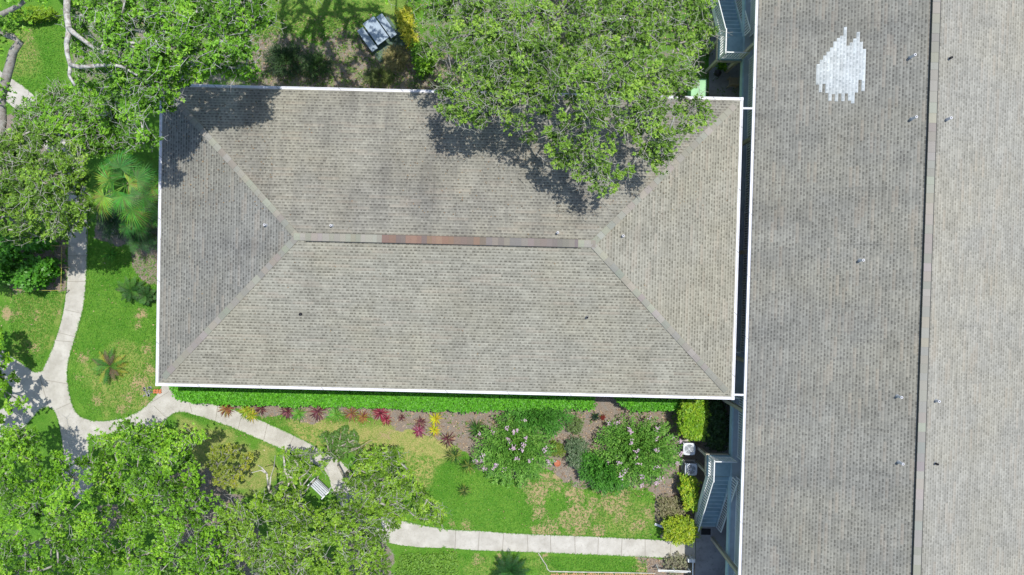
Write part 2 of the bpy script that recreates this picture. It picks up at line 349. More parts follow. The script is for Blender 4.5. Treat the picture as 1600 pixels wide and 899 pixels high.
# ------------------------------------------------------------------ materials for buildings
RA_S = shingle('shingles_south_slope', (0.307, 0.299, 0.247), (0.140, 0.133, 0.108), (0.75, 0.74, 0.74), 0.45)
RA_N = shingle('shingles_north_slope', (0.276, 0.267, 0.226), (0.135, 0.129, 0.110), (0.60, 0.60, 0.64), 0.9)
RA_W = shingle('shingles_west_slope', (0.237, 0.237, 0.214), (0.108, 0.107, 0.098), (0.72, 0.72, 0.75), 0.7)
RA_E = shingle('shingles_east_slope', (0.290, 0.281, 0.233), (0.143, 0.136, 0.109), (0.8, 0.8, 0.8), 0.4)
RB_W = shingle('shingles_weathered', (0.247, 0.245, 0.216), (0.124, 0.122, 0.108), (0.72, 0.73, 0.76), 0.75)  # darker tones on the west slope than on the east one
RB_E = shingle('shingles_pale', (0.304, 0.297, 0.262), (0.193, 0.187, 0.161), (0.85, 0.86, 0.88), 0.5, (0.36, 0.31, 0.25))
PATCH = shingle('shingles_patch', (0.50, 0.53, 0.53), (0.33, 0.36, 0.365), (0.72, 0.74, 0.76), 0.8, (0.5, 0.56, 0.58))
gm_ = NT('white_painted_metal'); o_ = gm_.obj(); cw_ = gm_.mix(gm_.ramp(gm_.noise(o_, 1.3, 5, .7), .45, .7, 0, .5), (0.70, 0.70, 0.73), (0.48, 0.47, 0.46))
xo, yo, _z = gm_.sep(o_); jx = gm_.M('LESS_THAN', gm_.M('FRACT', gm_.M('DIVIDE', gm_.M('ADD', gm_.M('ADD', xo, yo), 50.0), 3.05)), 0.012)
cw_ = gm_.mix(jx, cw_, (0.3, 0.3, 0.3)); gm_.col(gm_.mix(gm_.ramp(gm_.noise(o_, 9, 3), .66, .72, 0, .5), cw_, (0.33, 0.30, 0.25))); gm_.b.inputs['Roughness'].default_value = .5; WHITE = gm_.m
CREAM = plain('beige_stucco', (0.46, 0.42, 0.33), .9, .1, 4)
BEIGE = plain('beige_painted_post', (0.42, 0.38, 0.30), .7, .1, 4)
TEAL = plain('grey_blue_deck_coating', (0.25, 0.38, 0.44), .7, .2, 1.5)
TEAL_T = plain('blue_grey_beam_paint', (0.40, 0.55, 0.60), .6, .1, 3)
RAILM = plain('white_railing_paint', (0.74, 0.76, 0.76), .5, .05, 3)
GLASS = plain('dark_window_glass', (0.02, 0.03, 0.04), .08, .02, 3, spec=0.6)
VENTM = plain('vent_pipe_white', (0.62, 0.62, 0.64), .5, .05, 3)
VENTD = plain('vent_pipe_dark', (0.02, 0.02, 0.025), .6, .05, 3)
LEAD = plain('vent_flashing_grey', (0.34, 0.35, 0.36), .6, .1, 3)
GRAYM = plain('dark_edge_metal', (0.06, 0.06, 0.055), .7, .1, 3)  # near-black, for painted ridge shadow lines and door handles

def slope(mb, A_, B_, C_, D_=None):
    """A,B along the eave (left to right seen from outside), C (D) at the top."""
    A_, B_, C_ = map(Vector, (A_, B_, C_)); e = (B_-A_).normalized()
    pts = [A_, B_, C_]+([Vector(D_)] if D_ is not None else [])
    nrm = (B_-A_).cross(C_-A_).normalized(); up = nrm.cross(e)
    tot = max((p-A_).dot(up) for p in pts)
    uv = [((p-A_).dot(e)+50, tot-(p-A_).dot(up)+0.02) for p in pts]
    return mb.add(pts, [tuple(range(len(pts)))], [uv])
def cap_strip(pts_a, pts_b, width, step, pal, seed, zoff=0.03, thick=0.03, special=None, fold=0.0):
    """overlapping cap shingles from a to b; returns MB"""
    rg = random.Random(seed); m = MB(); a = Vector(pts_a); b = Vector(pts_b); L = (b-a).length; d = (b-a)/L
    side = d.cross(Vector((0, 0, 1))).normalized(); s = 0; last = None
    while s < L-0.02:
        w_ = min(step*rg.uniform(.8, 1.25), L-s); c = rg.choice(pal) if rg.random() < .75 or last is None else last; last = c
        if special: c = special(s/L, c, rg)
        m.cur = tuple(v*rg.uniform(.95, 1.05) for v in c)
        p0 = a+d*s+Vector((0, 0, zoff)); p1 = a+d*(s+w_)+Vector((0, 0, zoff+0.012)); dn = Vector((0, 0, -fold))
        hw = width/2
        for sg in (-1, 1):
            q = [p0, p0+side*hw*sg+dn, p1+side*hw*sg+dn, p1]
            if sg == 1: q = q[::-1]
            m.add(q+[v-Vector((0, 0, thick)) for v in q], [(0, 1, 2, 3), (0, 4, 5, 1), (1, 5, 6, 2), (2, 6, 7, 3), (3, 7, 4, 0)])
        s += w_
    return m
def vent_pipe(mb, wx, wy, z, h=0.35, r=0.045, dark=False, parent=None, slopes=(0, 0)):
    m = MB(); m.lathe((wx, wy, z-.05), [(r, 0), (r, h+.05), (r*.55, h+.05), (r*.55, h-.15)], 10)
    o = m.build('vent_pipe', VENTD if dark else VENTM, parent)
    f = MB(); f.lathe((wx, wy, z-.03), [(r*1.5, 0), (r*1.4, .045), (r*1.12, .08), (r*.9, .09)], 14); as_child(f, 'flashing', VENTD if dark == 2 else LEAD, o, parent)
    return o
# building A --------------------------------------------------------
ZE = 5.5; SL = 0.25
c = [P(249, 131, ZE), P(1162, 152, ZE), P(1147, 624, ZE), P(244, 604, ZE)]
AX0 = (c[0][0]+c[3][0])/2; AX1 = (c[1][0]+c[2][0])/2; AY1 = (c[0][1]+c[1][1])/2; AY0 = (c[2][1]+c[3][1])/2
print('A', AX0, AX1, AY0, AY1, c)
GW = 0.135
ax0, ax1, ay0, ay1 = AX0+GW, AX1-GW, AY0+GW, AY1-GW
hw = (ay1-ay0)/2; zr = ZE+hw*SL; ym = (ay0+ay1)/2; rx0 = ax0+hw; rx1 = ax1-hw
bA = empty('residential_building', ((AX0+AX1)/2, ym, 0), 'low two-storey block with brown-grey hip roof and white gutters, partly under the oaks', 'building')
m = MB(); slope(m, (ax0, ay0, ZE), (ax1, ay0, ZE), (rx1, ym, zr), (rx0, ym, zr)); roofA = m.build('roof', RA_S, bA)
def rpart(name, mat, *pts):
    m = MB(); slope(m, *pts); o = m.build(name, mat, roofA); o.matrix_parent_inverse = Matrix()
    # roofA sits at the thing's origin, so children share its frame
    return o
def as_child(mb, name, mat, par, top):
    """build in frame of top-level thing, parent to part"""
    o = mb.build(name, mat, top); o.parent = par; return o
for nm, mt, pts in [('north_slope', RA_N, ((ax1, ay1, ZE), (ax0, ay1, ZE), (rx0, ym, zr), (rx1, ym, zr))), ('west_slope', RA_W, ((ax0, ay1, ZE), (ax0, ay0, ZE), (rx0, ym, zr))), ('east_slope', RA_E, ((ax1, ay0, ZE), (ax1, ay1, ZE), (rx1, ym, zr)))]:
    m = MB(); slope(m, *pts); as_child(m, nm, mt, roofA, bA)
palA = [(0.238, 0.23, 0.194), (0.255, 0.245, 0.206), (0.278, 0.267, 0.224), (0.244, 0.233, 0.199), (0.273, 0.262, 0.219), (0.302, 0.29, 0.244)]
for i, (a, b) in enumerate([((ax0+.3, ay0+.3), (rx0, ym)), ((ax0+.3, ay1-.3), (rx0, ym)), ((ax1-.3, ay0+.3), (rx1, ym)), ((ax1-.3, ay1-.3), (rx1, ym))]):
    za = ZE+0.3*SL; m = cap_strip((a[0], a[1], za), (b[0], b[1], zr), 0.30, 0.34, palA, i, 0.03, 0.03, None, 0.02)
    as_child(m, 'hip_cap', CAPS, roofA, bA)
def reds(t, c, rg):
    if .28 < t < .64: return rg.choice([(0.215, 0.145, 0.11), (0.24, 0.162, 0.122), (0.19, 0.142, 0.118), (0.175, 0.14, 0.12)])
    if .64 <= t: return rg.choice([(0.195, 0.178, 0.158), (0.215, 0.198, 0.172), (0.175, 0.163, 0.148)])
    return c
vx0 = P(478, 371, zr)[0]; vx1 = P(903, 380, zr)[0]
m = cap_strip((vx0, ym, zr+.06), (vx1, ym, zr+.06), 0.36, 0.26, palA, 11, 0.03, 0.05, reds, .01); as_child(m, 'ridge_vent', CAPS, roofA, bA)
m = MB(); m.box(((vx0+vx1)/2, ym, zr+.0), (vx1-vx0, .40, .09)); as_child(m, 'vent_edge', GRAYM, roofA, bA)  # near-black box also paints the shadow line beside the ridge vent
for e0, e1 in ((rx0-.15, vx0), (vx1, rx1+.15)):
    as_child(cap_strip((e0, ym, zr), (e1, ym, zr), .32, .3, palA, 7, .035, .03, None, .03), 'ridge_cap', CAPS, roofA, bA)
# gutters, soffit, walls
def gutter(mb, a, b, inward):
    a = Vector(a); b = Vector(b); i = Vector(inward)*GW; z = Vector((0, 0, 1))
    t = 0.03
    mb.add([a, b, b+i*.25, a+i*.25, a-z*.13, b-z*.13], [(0, 1, 2, 3), (0, 4, 5, 1)])
    mb.add([a+i*.25, b+i*.25, b+i*.25-z*.035, a+i*.25-z*.035, b+i*1.02-z*.035, a+i*1.02-z*.035, b+i*1.02+z*.0, a+i*1.02], [(0, 1, 2, 3), (3, 2, 4, 5), (5, 4, 6, 7)])
    mb.add([a-z*.13, b-z*.13, b-z*.16+i, a-z*.16+i], [(0, 1, 2, 3)])
for nm, a, b, inw in [('gutter', (AX0, AY0), (AX1, AY0), (0, 1, 0)), ('gutter', (AX1, AY0), (AX1, AY1), (-1, 0, 0)), ('gutter', (AX1, AY1), (AX0, AY1), (0, -1, 0)), ('gutter', (AX0, AY1), (AX0, AY0), (1, 0, 0))]:
    m = MB(); gutter(m, (*a, ZE-.004), (*b, ZE-.004), inw); m.build('gutter', WHITE, bA)
for a, b in ((AX0, AY0), (AX1, AY0), (AX1, AY1), (AX0, AY1)):
    m = MB(); m.box((a+(GW*.5 if a < 0 else -GW*.5), b+(GW*.5 if b < 0 else -GW*.5), ZE-.075), (GW+.014, GW+.014, .156)); m.build('gutter_corner', WHITE, bA)
m = MB(); m.quad((ax0, ay0, ZE-.2), (ax0, ay1, ZE-.2), (ax1, ay1, ZE-.2), (ax1, ay0, ZE-.2)); m.build('soffit', WHITE, bA)
wi = 0.75; wx0, wx1, wy0, wy1 = ax0+wi, ax1-wi, ay0+wi, ay1-wi
m = MB()
for a, b in [((wx0, wy0), (wx1, wy0)), ((wx1, wy0), (wx1, wy1)), ((wx1, wy1), (wx0, wy1)), ((wx0, wy1), (wx0, wy0))]:
    m.quad((*a, -.1), (*b, -.1), (*b, ZE-.2), (*a, ZE-.2))
m.build('wall', CREAM, bA)
def window(par, cx, cy, cz, w_, h_, axis):
    f = MB(); d = (w_, .06, h_) if axis == 'x' else (.06, w_, h_); f.box((cx, cy, cz), d); fo = f.build('window', WHITE, par)
    p = MB()
    for s in (-1, 1):
        off = s*(w_/4); dd = (w_/2-.08, .08, h_-.12) if axis == 'x' else (.08, w_/2-.08, h_-.12)
        p.box((cx+(off if axis == 'x' else 0), cy+(off if axis == 'y' else 0), cz), dd)
    as_child(p, 'pane', GLASS, fo, par)
for k in range(7):
    for cz in (1.5, 4.1): window(bA, wx0+2.2+k*(wx1-wx0-4.4)/6, wy0, cz, 1.5, 1.2, 'x'); 
for k in range(3):
    for cz in (1.5, 4.1): window(bA, wx0, wy0+2.5+k*4.2, cz, 1.3, 1.2, 'y')
def roofz_A(x, y): return ZE+SL*min(x-ax0, ax1-x, y-ay0, ay1-y)
def find_A(px, py):
    z = 6.5
    for _ in range(8): q = P(px, py, z); z = roofz_A(q[0], q[1])
    return q[0], q[1], z
for px, py, dk, h in [(416, 352, 0, .25), (519, 353, 0, .25), (871, 364, 0, .28), (973, 369, 0, .2), (470, 491, 2, .15), (917, 496, 1, .18)]:
    x, y, z = find_A(px, py); vent_pipe(None, x, y, z, h*1.1, .055, dk, bA)
for o in bA.children_recursive:
    if o.name.startswith('flashing'): pass
for px in (258, 900):
    m = MB(); q = P(px, 606, 0); xx = wx0+.1 if px < 300 else AX1-5; m.tube([(xx, AY0+.08, ZE-.1), (xx, AY0+.25, ZE-.4), (xx, wy0-.07, ZE-.7), (xx, wy0-.07, .1), (xx, wy0-.3, .05)], .045, 6); m.build('downspout', WHITE, bA)

# building B --------------------------------------------------------
e1, e2 = P(1180, 0, ZE), P(1155, 899, ZE); BX0 = (e1[0]+e2[0])/2; print('B eave', e1, e2)
zrb = 7.35
for _ in range(5):
    rdg = (P(1457.5, 0, zrb)[0]+P(1435, 899, zrb)[0])/2; zrb = ZE+SL*(rdg-BX0-GW)
BXR = rdg; BX1 = 2*rdg-BX0; BY = 27.0; print('B ridge', P(1460, 0, zrb), P(1435, 899, zrb), zrb)
bB = empty('apartment_block', ((BX0+BX1)/2, 0, 0), 'long two-storey block with straight gable roof on the right, outdoor walkway along its side', 'building')
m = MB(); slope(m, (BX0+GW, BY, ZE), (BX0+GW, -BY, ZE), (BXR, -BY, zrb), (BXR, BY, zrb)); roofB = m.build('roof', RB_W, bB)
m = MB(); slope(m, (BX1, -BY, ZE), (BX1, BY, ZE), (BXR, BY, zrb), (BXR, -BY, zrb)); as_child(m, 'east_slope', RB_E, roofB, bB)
palB = [(0.285, 0.272, 0.235), (0.27, 0.259, 0.227), (0.302, 0.29, 0.253), (0.248, 0.238, 0.213), (0.266, 0.254, 0.22)]
m = cap_strip((BXR, BY, zrb+.07), (BXR, -BY, zrb+.07), 0.345, 0.42, palB, 21, .03, .05, None, .012); as_child(m, 'ridge_vent', CAPS, roofB, bB)
m = MB(); m.box((BXR+.028, 0, zrb+.01), (.405, 2*BY, .11)); as_child(m, 'vent_edge', GRAYM, roofB, bB)  # dark box set off-centre to paint shadow lines along the ridge
m = MB(); gutter(m, (BX0, BY, ZE-.004), (BX0, -BY, ZE-.004), (1, 0, 0)); m.build('gutter', WHITE, bB)
m = MB(); gutter(m, (BX1+.1, -BY, ZE-.004), (BX1+.1, BY, ZE-.004), (-1, 0, 0)); m.build('gutter', WHITE, bB)
m = MB(); m.quad((BX0+.1, -BY, ZE-.2), (BX0+.1, BY, ZE-.2), (BX1, BY, ZE-.2), (BX1, -BY, ZE-.2)); m.build('soffit', WHITE, bB)
WBX = BX0+2.1
m = MB()
m.quad((WBX, BY-.5, -.1), (WBX, -BY+.5, -.1), (WBX, -BY+.5, ZE-.2), (WBX, BY-.5, ZE-.2)); m.quad((BX1-.5, -BY+.5, -.1), (BX1-.5, BY-.5, -.1), (BX1-.5, BY-.5, ZE-.2), (BX1-.5, -BY+.5, ZE-.2))
for yy in (-BY+.5, BY-.5): m.add([(WBX, yy, -.1), (BX1-.5, yy, -.1), (BX1-.5, yy, ZE), (BXR, yy, zrb-.1), (WBX, yy, ZE)], [(0, 1, 2, 3, 4)])
m.build('wall', CREAM, bB)
DZ = 2.6; DX = BX0+0.48   # walkway deck edge
m = MB(); m.box2((DX, -BY+1, DZ-.18), (WBX-.01, BY-1, DZ)); m.build('walkway_deck', plain('pale_deck_coating', (0.40, 0.45, 0.50), .7, .1), bB)  # deck colour made paler to stand in for light missing in the gap
m = MB(); m.box2((DX-.09, -BY+1, DZ-.35), (DX-.003, BY-1, DZ+.03)); m.build('deck_beam', TEAL_T, bB)
DOORM = plain('door_paint', (0.35, 0.42, 0.44), .5)
for k, yy in enumerate(np.arange(-22, 23, 5.5)):
    for cz in (0, DZ):
        m = MB(); m.box((WBX-.02, yy, cz+1.05), (.08, .95, 2.1)); d = m.build('door', DOORM, bB)
        h = MB(); h.box((WBX-.09, yy+.35, cz+1.0), (.06, .05, .12)); as_child(h, 'handle', GRAYM, d, bB)
        window(bB, WBX, yy+2.4, cz+1.5, 1.4, 1.1, 'y')
def railing(par, a, b, h=1.05, step=.13, name='railing', mat=None, own=None):
    a = Vector(a); b = Vector(b); L = (b-a).length; d = (b-a)/L; m = MB(); up = Vector((0, 0, 1))
    m.bar(a+up*h, b+up*h, .05, .045); m.bar(a+up*.10, b+up*.10, .035, .035)
    n = max(2, int(L/step))
    for i in range(n+1):
        q = a+d*(L*i/n); m.bar(q+up*(.0 if i in (0, n) or i % 14 == 0 else .10), q+up*h, .05 if i in (0, n) or i % 14 == 0 else .042)
    return m.build(name, mat or RAILM, par)
SY1 = P(1140, 84+5, DZ)[1]   # placeholders replaced below
ustA = P(1123, 93, DZ); ustB = P(1150, 57, DZ)     # upper stair landing
lst0 = P(1106, 712, DZ); lst1 = P(1140, 745, DZ)   # lower landing
RAILG = plain('grey_railing_paint', (0.80, 0.82, 0.82), .6, .05)  # near-white colour adds brightness to the railing in the shaded gap
xr = DX+.24
segs = [(-BY+1, lst1[1]), (lst0[1], P(1150, 617, DZ)[1]), (P(1150, 548, DZ)[1], ustA[1]), (ustB[1], BY-1)]
for s0, s1 in segs: railing(bB, (xr, s0, DZ), (xr, s1, DZ), mat=RAILG)
for py in (237, 398):
    q = P(1156, py, 2.3); m = MB(); m.box2((AX1-.9, q[1]-.07, 2.1), (WBX, q[1]+.07, 2.35)); m.build('cross_beam', BEIGE, bB)
for py in (-30, 112, 242, 398, 548, 617, 841, 960):
    yy = P(1120, py, 0)[1]
    m = MB(); m.box2((DX-.27, yy-.09, 0), (DX-.1, yy+.09, ZE-.2)); m.build('post', BEIGE, bB)
# footbridge between the blocks
yb0, yb1 = P(1150, 617, DZ)[1], P(1150, 548, DZ)[1]
bd = MB(); bd.box2((wx1, yb0, DZ-.2), (DX-.095, yb1, DZ+.0)); br_ = empty('footbridge', (DX-.6, (yb0+yb1)/2, DZ), 'grey upper-floor bridge deck spanning the narrow gap between the two roofs', 'footbridge')
bd.build('deck', plain('bridge_deck', (0.13, 0.14, 0.19), .7), br_)
railing(br_, (wx1, yb1, DZ), (DX-.1, yb1, DZ), mat=RAILG); railing(br_, (wx1, yb0, DZ), (DX-.1, yb0, DZ), mat=RAILG)
m = MB(); m.box2((DX-.55, yb0+.3, DZ+.004), (DX-.35, yb1-.1, DZ+.03)); m.build('timber_strip', plain('brown_timber', (0.14, 0.09, 0.05), .8), br_)
# white stays from roof to roof
for px, py in ((1169, 170), (1155, 617)):
    q = P(px, py, ZE-.1); m = MB(); m.tube([(AX1-.01, q[1], ZE-.08), (BX0+.01, q[1], ZE-.06)], .055, 8); m.build('gutter_link', WHITE, bA)
# patch + vent pipes on B
pc = [(27, 420, 640), (63, 372, 722), (98, 326, 632), (135, 284, 730), (172, 240, 815), (209, 175, 742), (245, 137, 820), (282, 112, 735), (318, 18, 818), (354, 220, 735), (385, 186, 812), (421, 143, 842), (458, 72, 725), (494, 178, 590), (525, 255, 710)]
def find_B(px, py):
    z = 6.5
    for _ in range(12): q = P(px, py, z); z = ZE+SL*(min(q[0], 2*BXR-q[0])-BX0-GW)
    return q[0], q[1], z
SU = Vector((1, 0, SL)).normalized()
m = MB(); nrmB = Vector((-SL, 0, 1)).normalized()
dsl = .143*SU.x
x0p = find_B(1274, 100)[0]; x0p = BXR-round((BXR-x0p)/dsl)*dsl
for i, (zx, t0, t1) in enumerate(pc):
    xa = x0p+i*dsl; xb = xa+dsl; pyc = 40+(t0+t1)/2/6.91; pxc = 1270+(zx+18)/6.91
    ya = find_B(pxc, 40+t0/6.91)[1]; yb = find_B(pxc, 40+t1/6.91)[1]
    za, zb = ZE+SL*(xa-BX0-GW)+.018+.0, ZE+SL*(xb-BX0-GW)+.012
    va, vb = (BXR-xa)/SU.x+.02, (BXR-xb)/SU.x+.02
    m.add([(xa, ya, za), (xa, yb, za), (xb, yb, zb), (xb, ya, zb)], [(0, 1, 2, 3)], [[(50-ya, va-.001), (50-yb, va-.001), (50-yb, vb+.001), (50-ya, vb+.001)]])
    m.add([(xa, ya, za), (xa, yb, za), (xa, yb, za-.02), (xa, ya, za-.02)], [(0, 3, 2, 1)])
as_child(m, 'shingle_patch', PATCH, roofB, bB)
for px, py, dk, h in [(1422, 90, 0, .42), (1483, 92, 1, .22), (1424, 186, 0, .42), (1479, 187, 0, .35), (1343, 407, 0, .38), (1402, 619, 0, .38), (1462, 626, 0, .28), (1404, 722, 0, .38), (1461, 724, 1, .22)]:
    x, y, z = find_B(px, py); vent_pipe(None, x, y, z, h*1.0, .062 if not dk else .055, dk, bB)

# staircases ------------------------------------------------------
def staircase(label, X0, X1, ya, yb, dirn, nst=14):
    """landing x X0..X1, y between ya and yb; flight leaves from yb in direction dirn (+1 north, -1 south)"""
    t = empty('outdoor_staircase', ((X0+X1)/2, (ya+yb)/2, 0), label, 'staircase', 'stairs up to the walkway')
    m = MB(); m.box2((X0, min(ya, yb), DZ-.15), (DX-.1, max(ya, yb), DZ+.004)); m.build('landing', TEAL, t)
    m = MB(); m.box2((X0-.05, min(ya, yb)-.05, DZ-.36), (DX-.12, max(ya, yb)+.05, DZ-.155)); m.build('landing_beam', BEIGE, t)
    run = .275; rise = DZ/nst; m = MB()
    for i in range(nst-1):
        z = DZ-rise*(i+1); y0 = yb+dirn*run*i
        m.box2((X0+.10, y0+dirn*.075, z-.05), (X1-.06, y0+dirn*(run-.0), z))
    m.build('treads', TEAL, t)
    m = MB()
    for i in range(nst-1):
        z = DZ-rise*(i+1); y0 = yb+dirn*run*i; m.box2((X0+.11, y0+dirn*(run-.03), z+.001), (X1-.07, y0+dirn*(run+.012), z+.012))
    m.build('tread_nosing', TEAL_T, t)
    ye = yb+dirn*run*(nst-1)
    for x in (X0+.04, X1): m = MB(); m.bar((x, yb, DZ-.12), (x, ye, .08), .06, .28); m.build('stringer', RAILM if x < X1 else TEAL_T, t)
    for x in (X0+.04, X1):
        m = MB(); h = .95
        m.bar((x, yb, DZ+h), (x, ye, .1+h), .05, .05); m.bar((x, yb, DZ+.12), (x, ye, .22), .035, .035)
        n = 22
        for k in range(n+1):
            f = k/n; y = yb+(ye-yb)*f; z = DZ+(.1-DZ)*f; m.bar((x, y, z+.1), (x, y, z+h), .06 if k in (0, n) else .05)
        m.build('stair_railing', RAILM, t)
    railing(t, (X0+.04, ya, DZ), (X0+.04, yb, DZ)); railing(t, (X0+.04, ya-dirn*(-.04), DZ), (DX-.1, ya+dirn*.04, DZ))
    m = MB(); m.box2((X0+.06, ya+dirn*.05, DZ+.005), (X0+.42, yb, DZ+.012)); m.build('landing_sunlit_strip', RAILM, t)  # white sheet paints the sunlit strip of the landing
    for (x, y) in ((X0+.08, ya+dirn*.1), (X0+.08, yb-dirn*.1)):
        m = MB(); m.box2((x-.08, y-.08, 0), (x+.08, y+.08, DZ-.36)); m.build('post', BEIGE, t)
    return t, ye
X0l = lst0[0]; X1l = lst0[0]+1.32
stl, yend = staircase('grey-blue stairs with white railings going down towards the bottom edge, beside the air conditioners', X0l, X1l, lst0[1], lst1[1], -1)
X0u = ustA[0]
stu, _ = staircase('grey-blue stairs with white railings at the top edge, half under the big oak', X0u, X0u+1.32, ustA[1], ustB[1], 1)
print('stairs', X0l, X0u, DX, yend)
m = MB(); q = P(1103, 831, .06); m.box2((q[0]-.27, q[1]-.18, .05), (q[0]+.27, q[1]+.18, .07)); tag(m.build('door_mat', plain('black_rubber', (0.02, 0.02, 0.022), .9)), 'dark rectangular mat on the pavement at the foot of the lower stairs', 'door mat')

# ------------------------------------------------------------------ foliage tools
def leaf_cloud(centers, L, W, pal, rng, per=7, rad=None, upbias=.75, tone=None):
    """centers (n,3) sprigs -> rosettes of leaves"""
    n = len(centers); N = n*per; rad = rad or L*.55
    th = (np.tile(np.arange(per)*2*math.pi/per, n)+np.repeat(rng.rand(n)*6.3, per)+rng.randn(N)*.5)
    el = rng.uniform(-.35, .75, N)
    d = np.stack([np.cos(th)*np.cos(el), np.sin(th)*np.cos(el), np.sin(el)], 1)
    sprn = np.repeat(rng.randn(n, 3)*.35, per, 0); d = d+sprn; d /= np.linalg.norm(d, axis=1)[:, None]
    c = np.repeat(centers, per, 0)+d*(rad*rng.uniform(.5, 1.3, N))[:, None]
    up = np.array([0, 0, 1.])+rng.randn(N, 3)*(1-upbias); b = np.cross(d, up); b /= np.linalg.norm(b, axis=1)[:, None]+1e-6
    s = rng.uniform(.7, 1.25, N); a = d*(L/2*s)[:, None]; b = b*(W/2*s)[:, None]
    V = np.stack([c-a, c+b-a*.05, c+a, c-b-a*.05], 1).reshape(-1, 3)
    F = np.arange(N*4).reshape(-1, 4)
    pal = np.array(pal); k = rng.rand(N); tn = np.repeat(rng.rand(n) if tone is None else tone, per)
    mixf = np.clip(tn*.68+k*.32, 0, .999)*(len(pal)-1); i0 = mixf.astype(int); fr = (mixf-i0)[:, None]
    C = pal[i0]*(1-fr)+pal[i0+1]*fr; C = C*rng.uniform(.82, 1.2, N)[:, None]
    return V, F, np.repeat(C, 4, 0)
def prisms(p0, p1, r0, r1, col, rng):
    n = len(p0); d = p1-p0; d /= np.linalg.norm(d, axis=1)[:, None]+1e-9
    a = np.cross(d, np.array([.2, .3, .93])); a /= np.linalg.norm(a, axis=1)[:, None]+1e-9; b = np.cross(d, a)
    V = []
    for k in range(3):
        t = 2*math.pi*k/3; o = a*math.cos(t)+b*math.sin(t); V += [p0+o*r0[:, None], p1+o*r1[:, None]]
    V = np.stack(V, 1).reshape(-1, 3); base = np.arange(n)[:, None]*6
    F = np.concatenate([base+np.array([[0, 2, 3, 1]]), base+np.array([[2, 4, 5, 3]]), base+np.array([[4, 0, 1, 5]])])
    C = np.repeat(np.array(col)[None]*rng.uniform(.7, 1.2, n)[:, None], 6, 0); return V, F, C
def merge(parts):
    off = 0; Vs, Fs, Cs = [], [], []
    for V, F, C in parts: Vs.append(V); Fs.append(F+off); Cs.append(C); off += len(V)
    return np.concatenate(Vs), np.concatenate(Fs), np.concatenate(Cs)
def sample_poly(poly, n, rng, mind, z0, z1, edge, holes=()):
    poly = np.array(poly, float); lo = poly.min(0); hi = poly.max(0); out = []; tries = 0
    C = rng.uniform(lo, hi, (n*40, 2)); D = poly_dist(C[:, 0], C[:, 1], poly)
    for (x, y), de in zip(C, D):
        if de < 2: continue
        if any(math.hypot(x-hx, y-hy) < hr for hx, hy, hr in holes): continue
        if edge > 40 and vnoise(np.array([x]), np.array([y]), .042, 31)[0]*.65+vnoise(np.array([x]), np.array([y]), .11, 32)[0]*.35+.10*min(1, de/50) < .40: continue
        t = min(1, de/edge)**.5; z = z0+(z1-z0)*(t*(.72+.28*rng.rand()))
        if rng.rand() < .22: z = z0+(z-z0)*rng.rand()
        if any((x-a)**2+(y-b)**2 < mind**2 and abs(z-c_) < 1.2 for a, b, c_ in out): continue
        out.append((x, y, z))
        if len(out) >= n: break
    return np.array([P(*q) for q in out])
BARKC = (0.42, 0.41, 0.36)
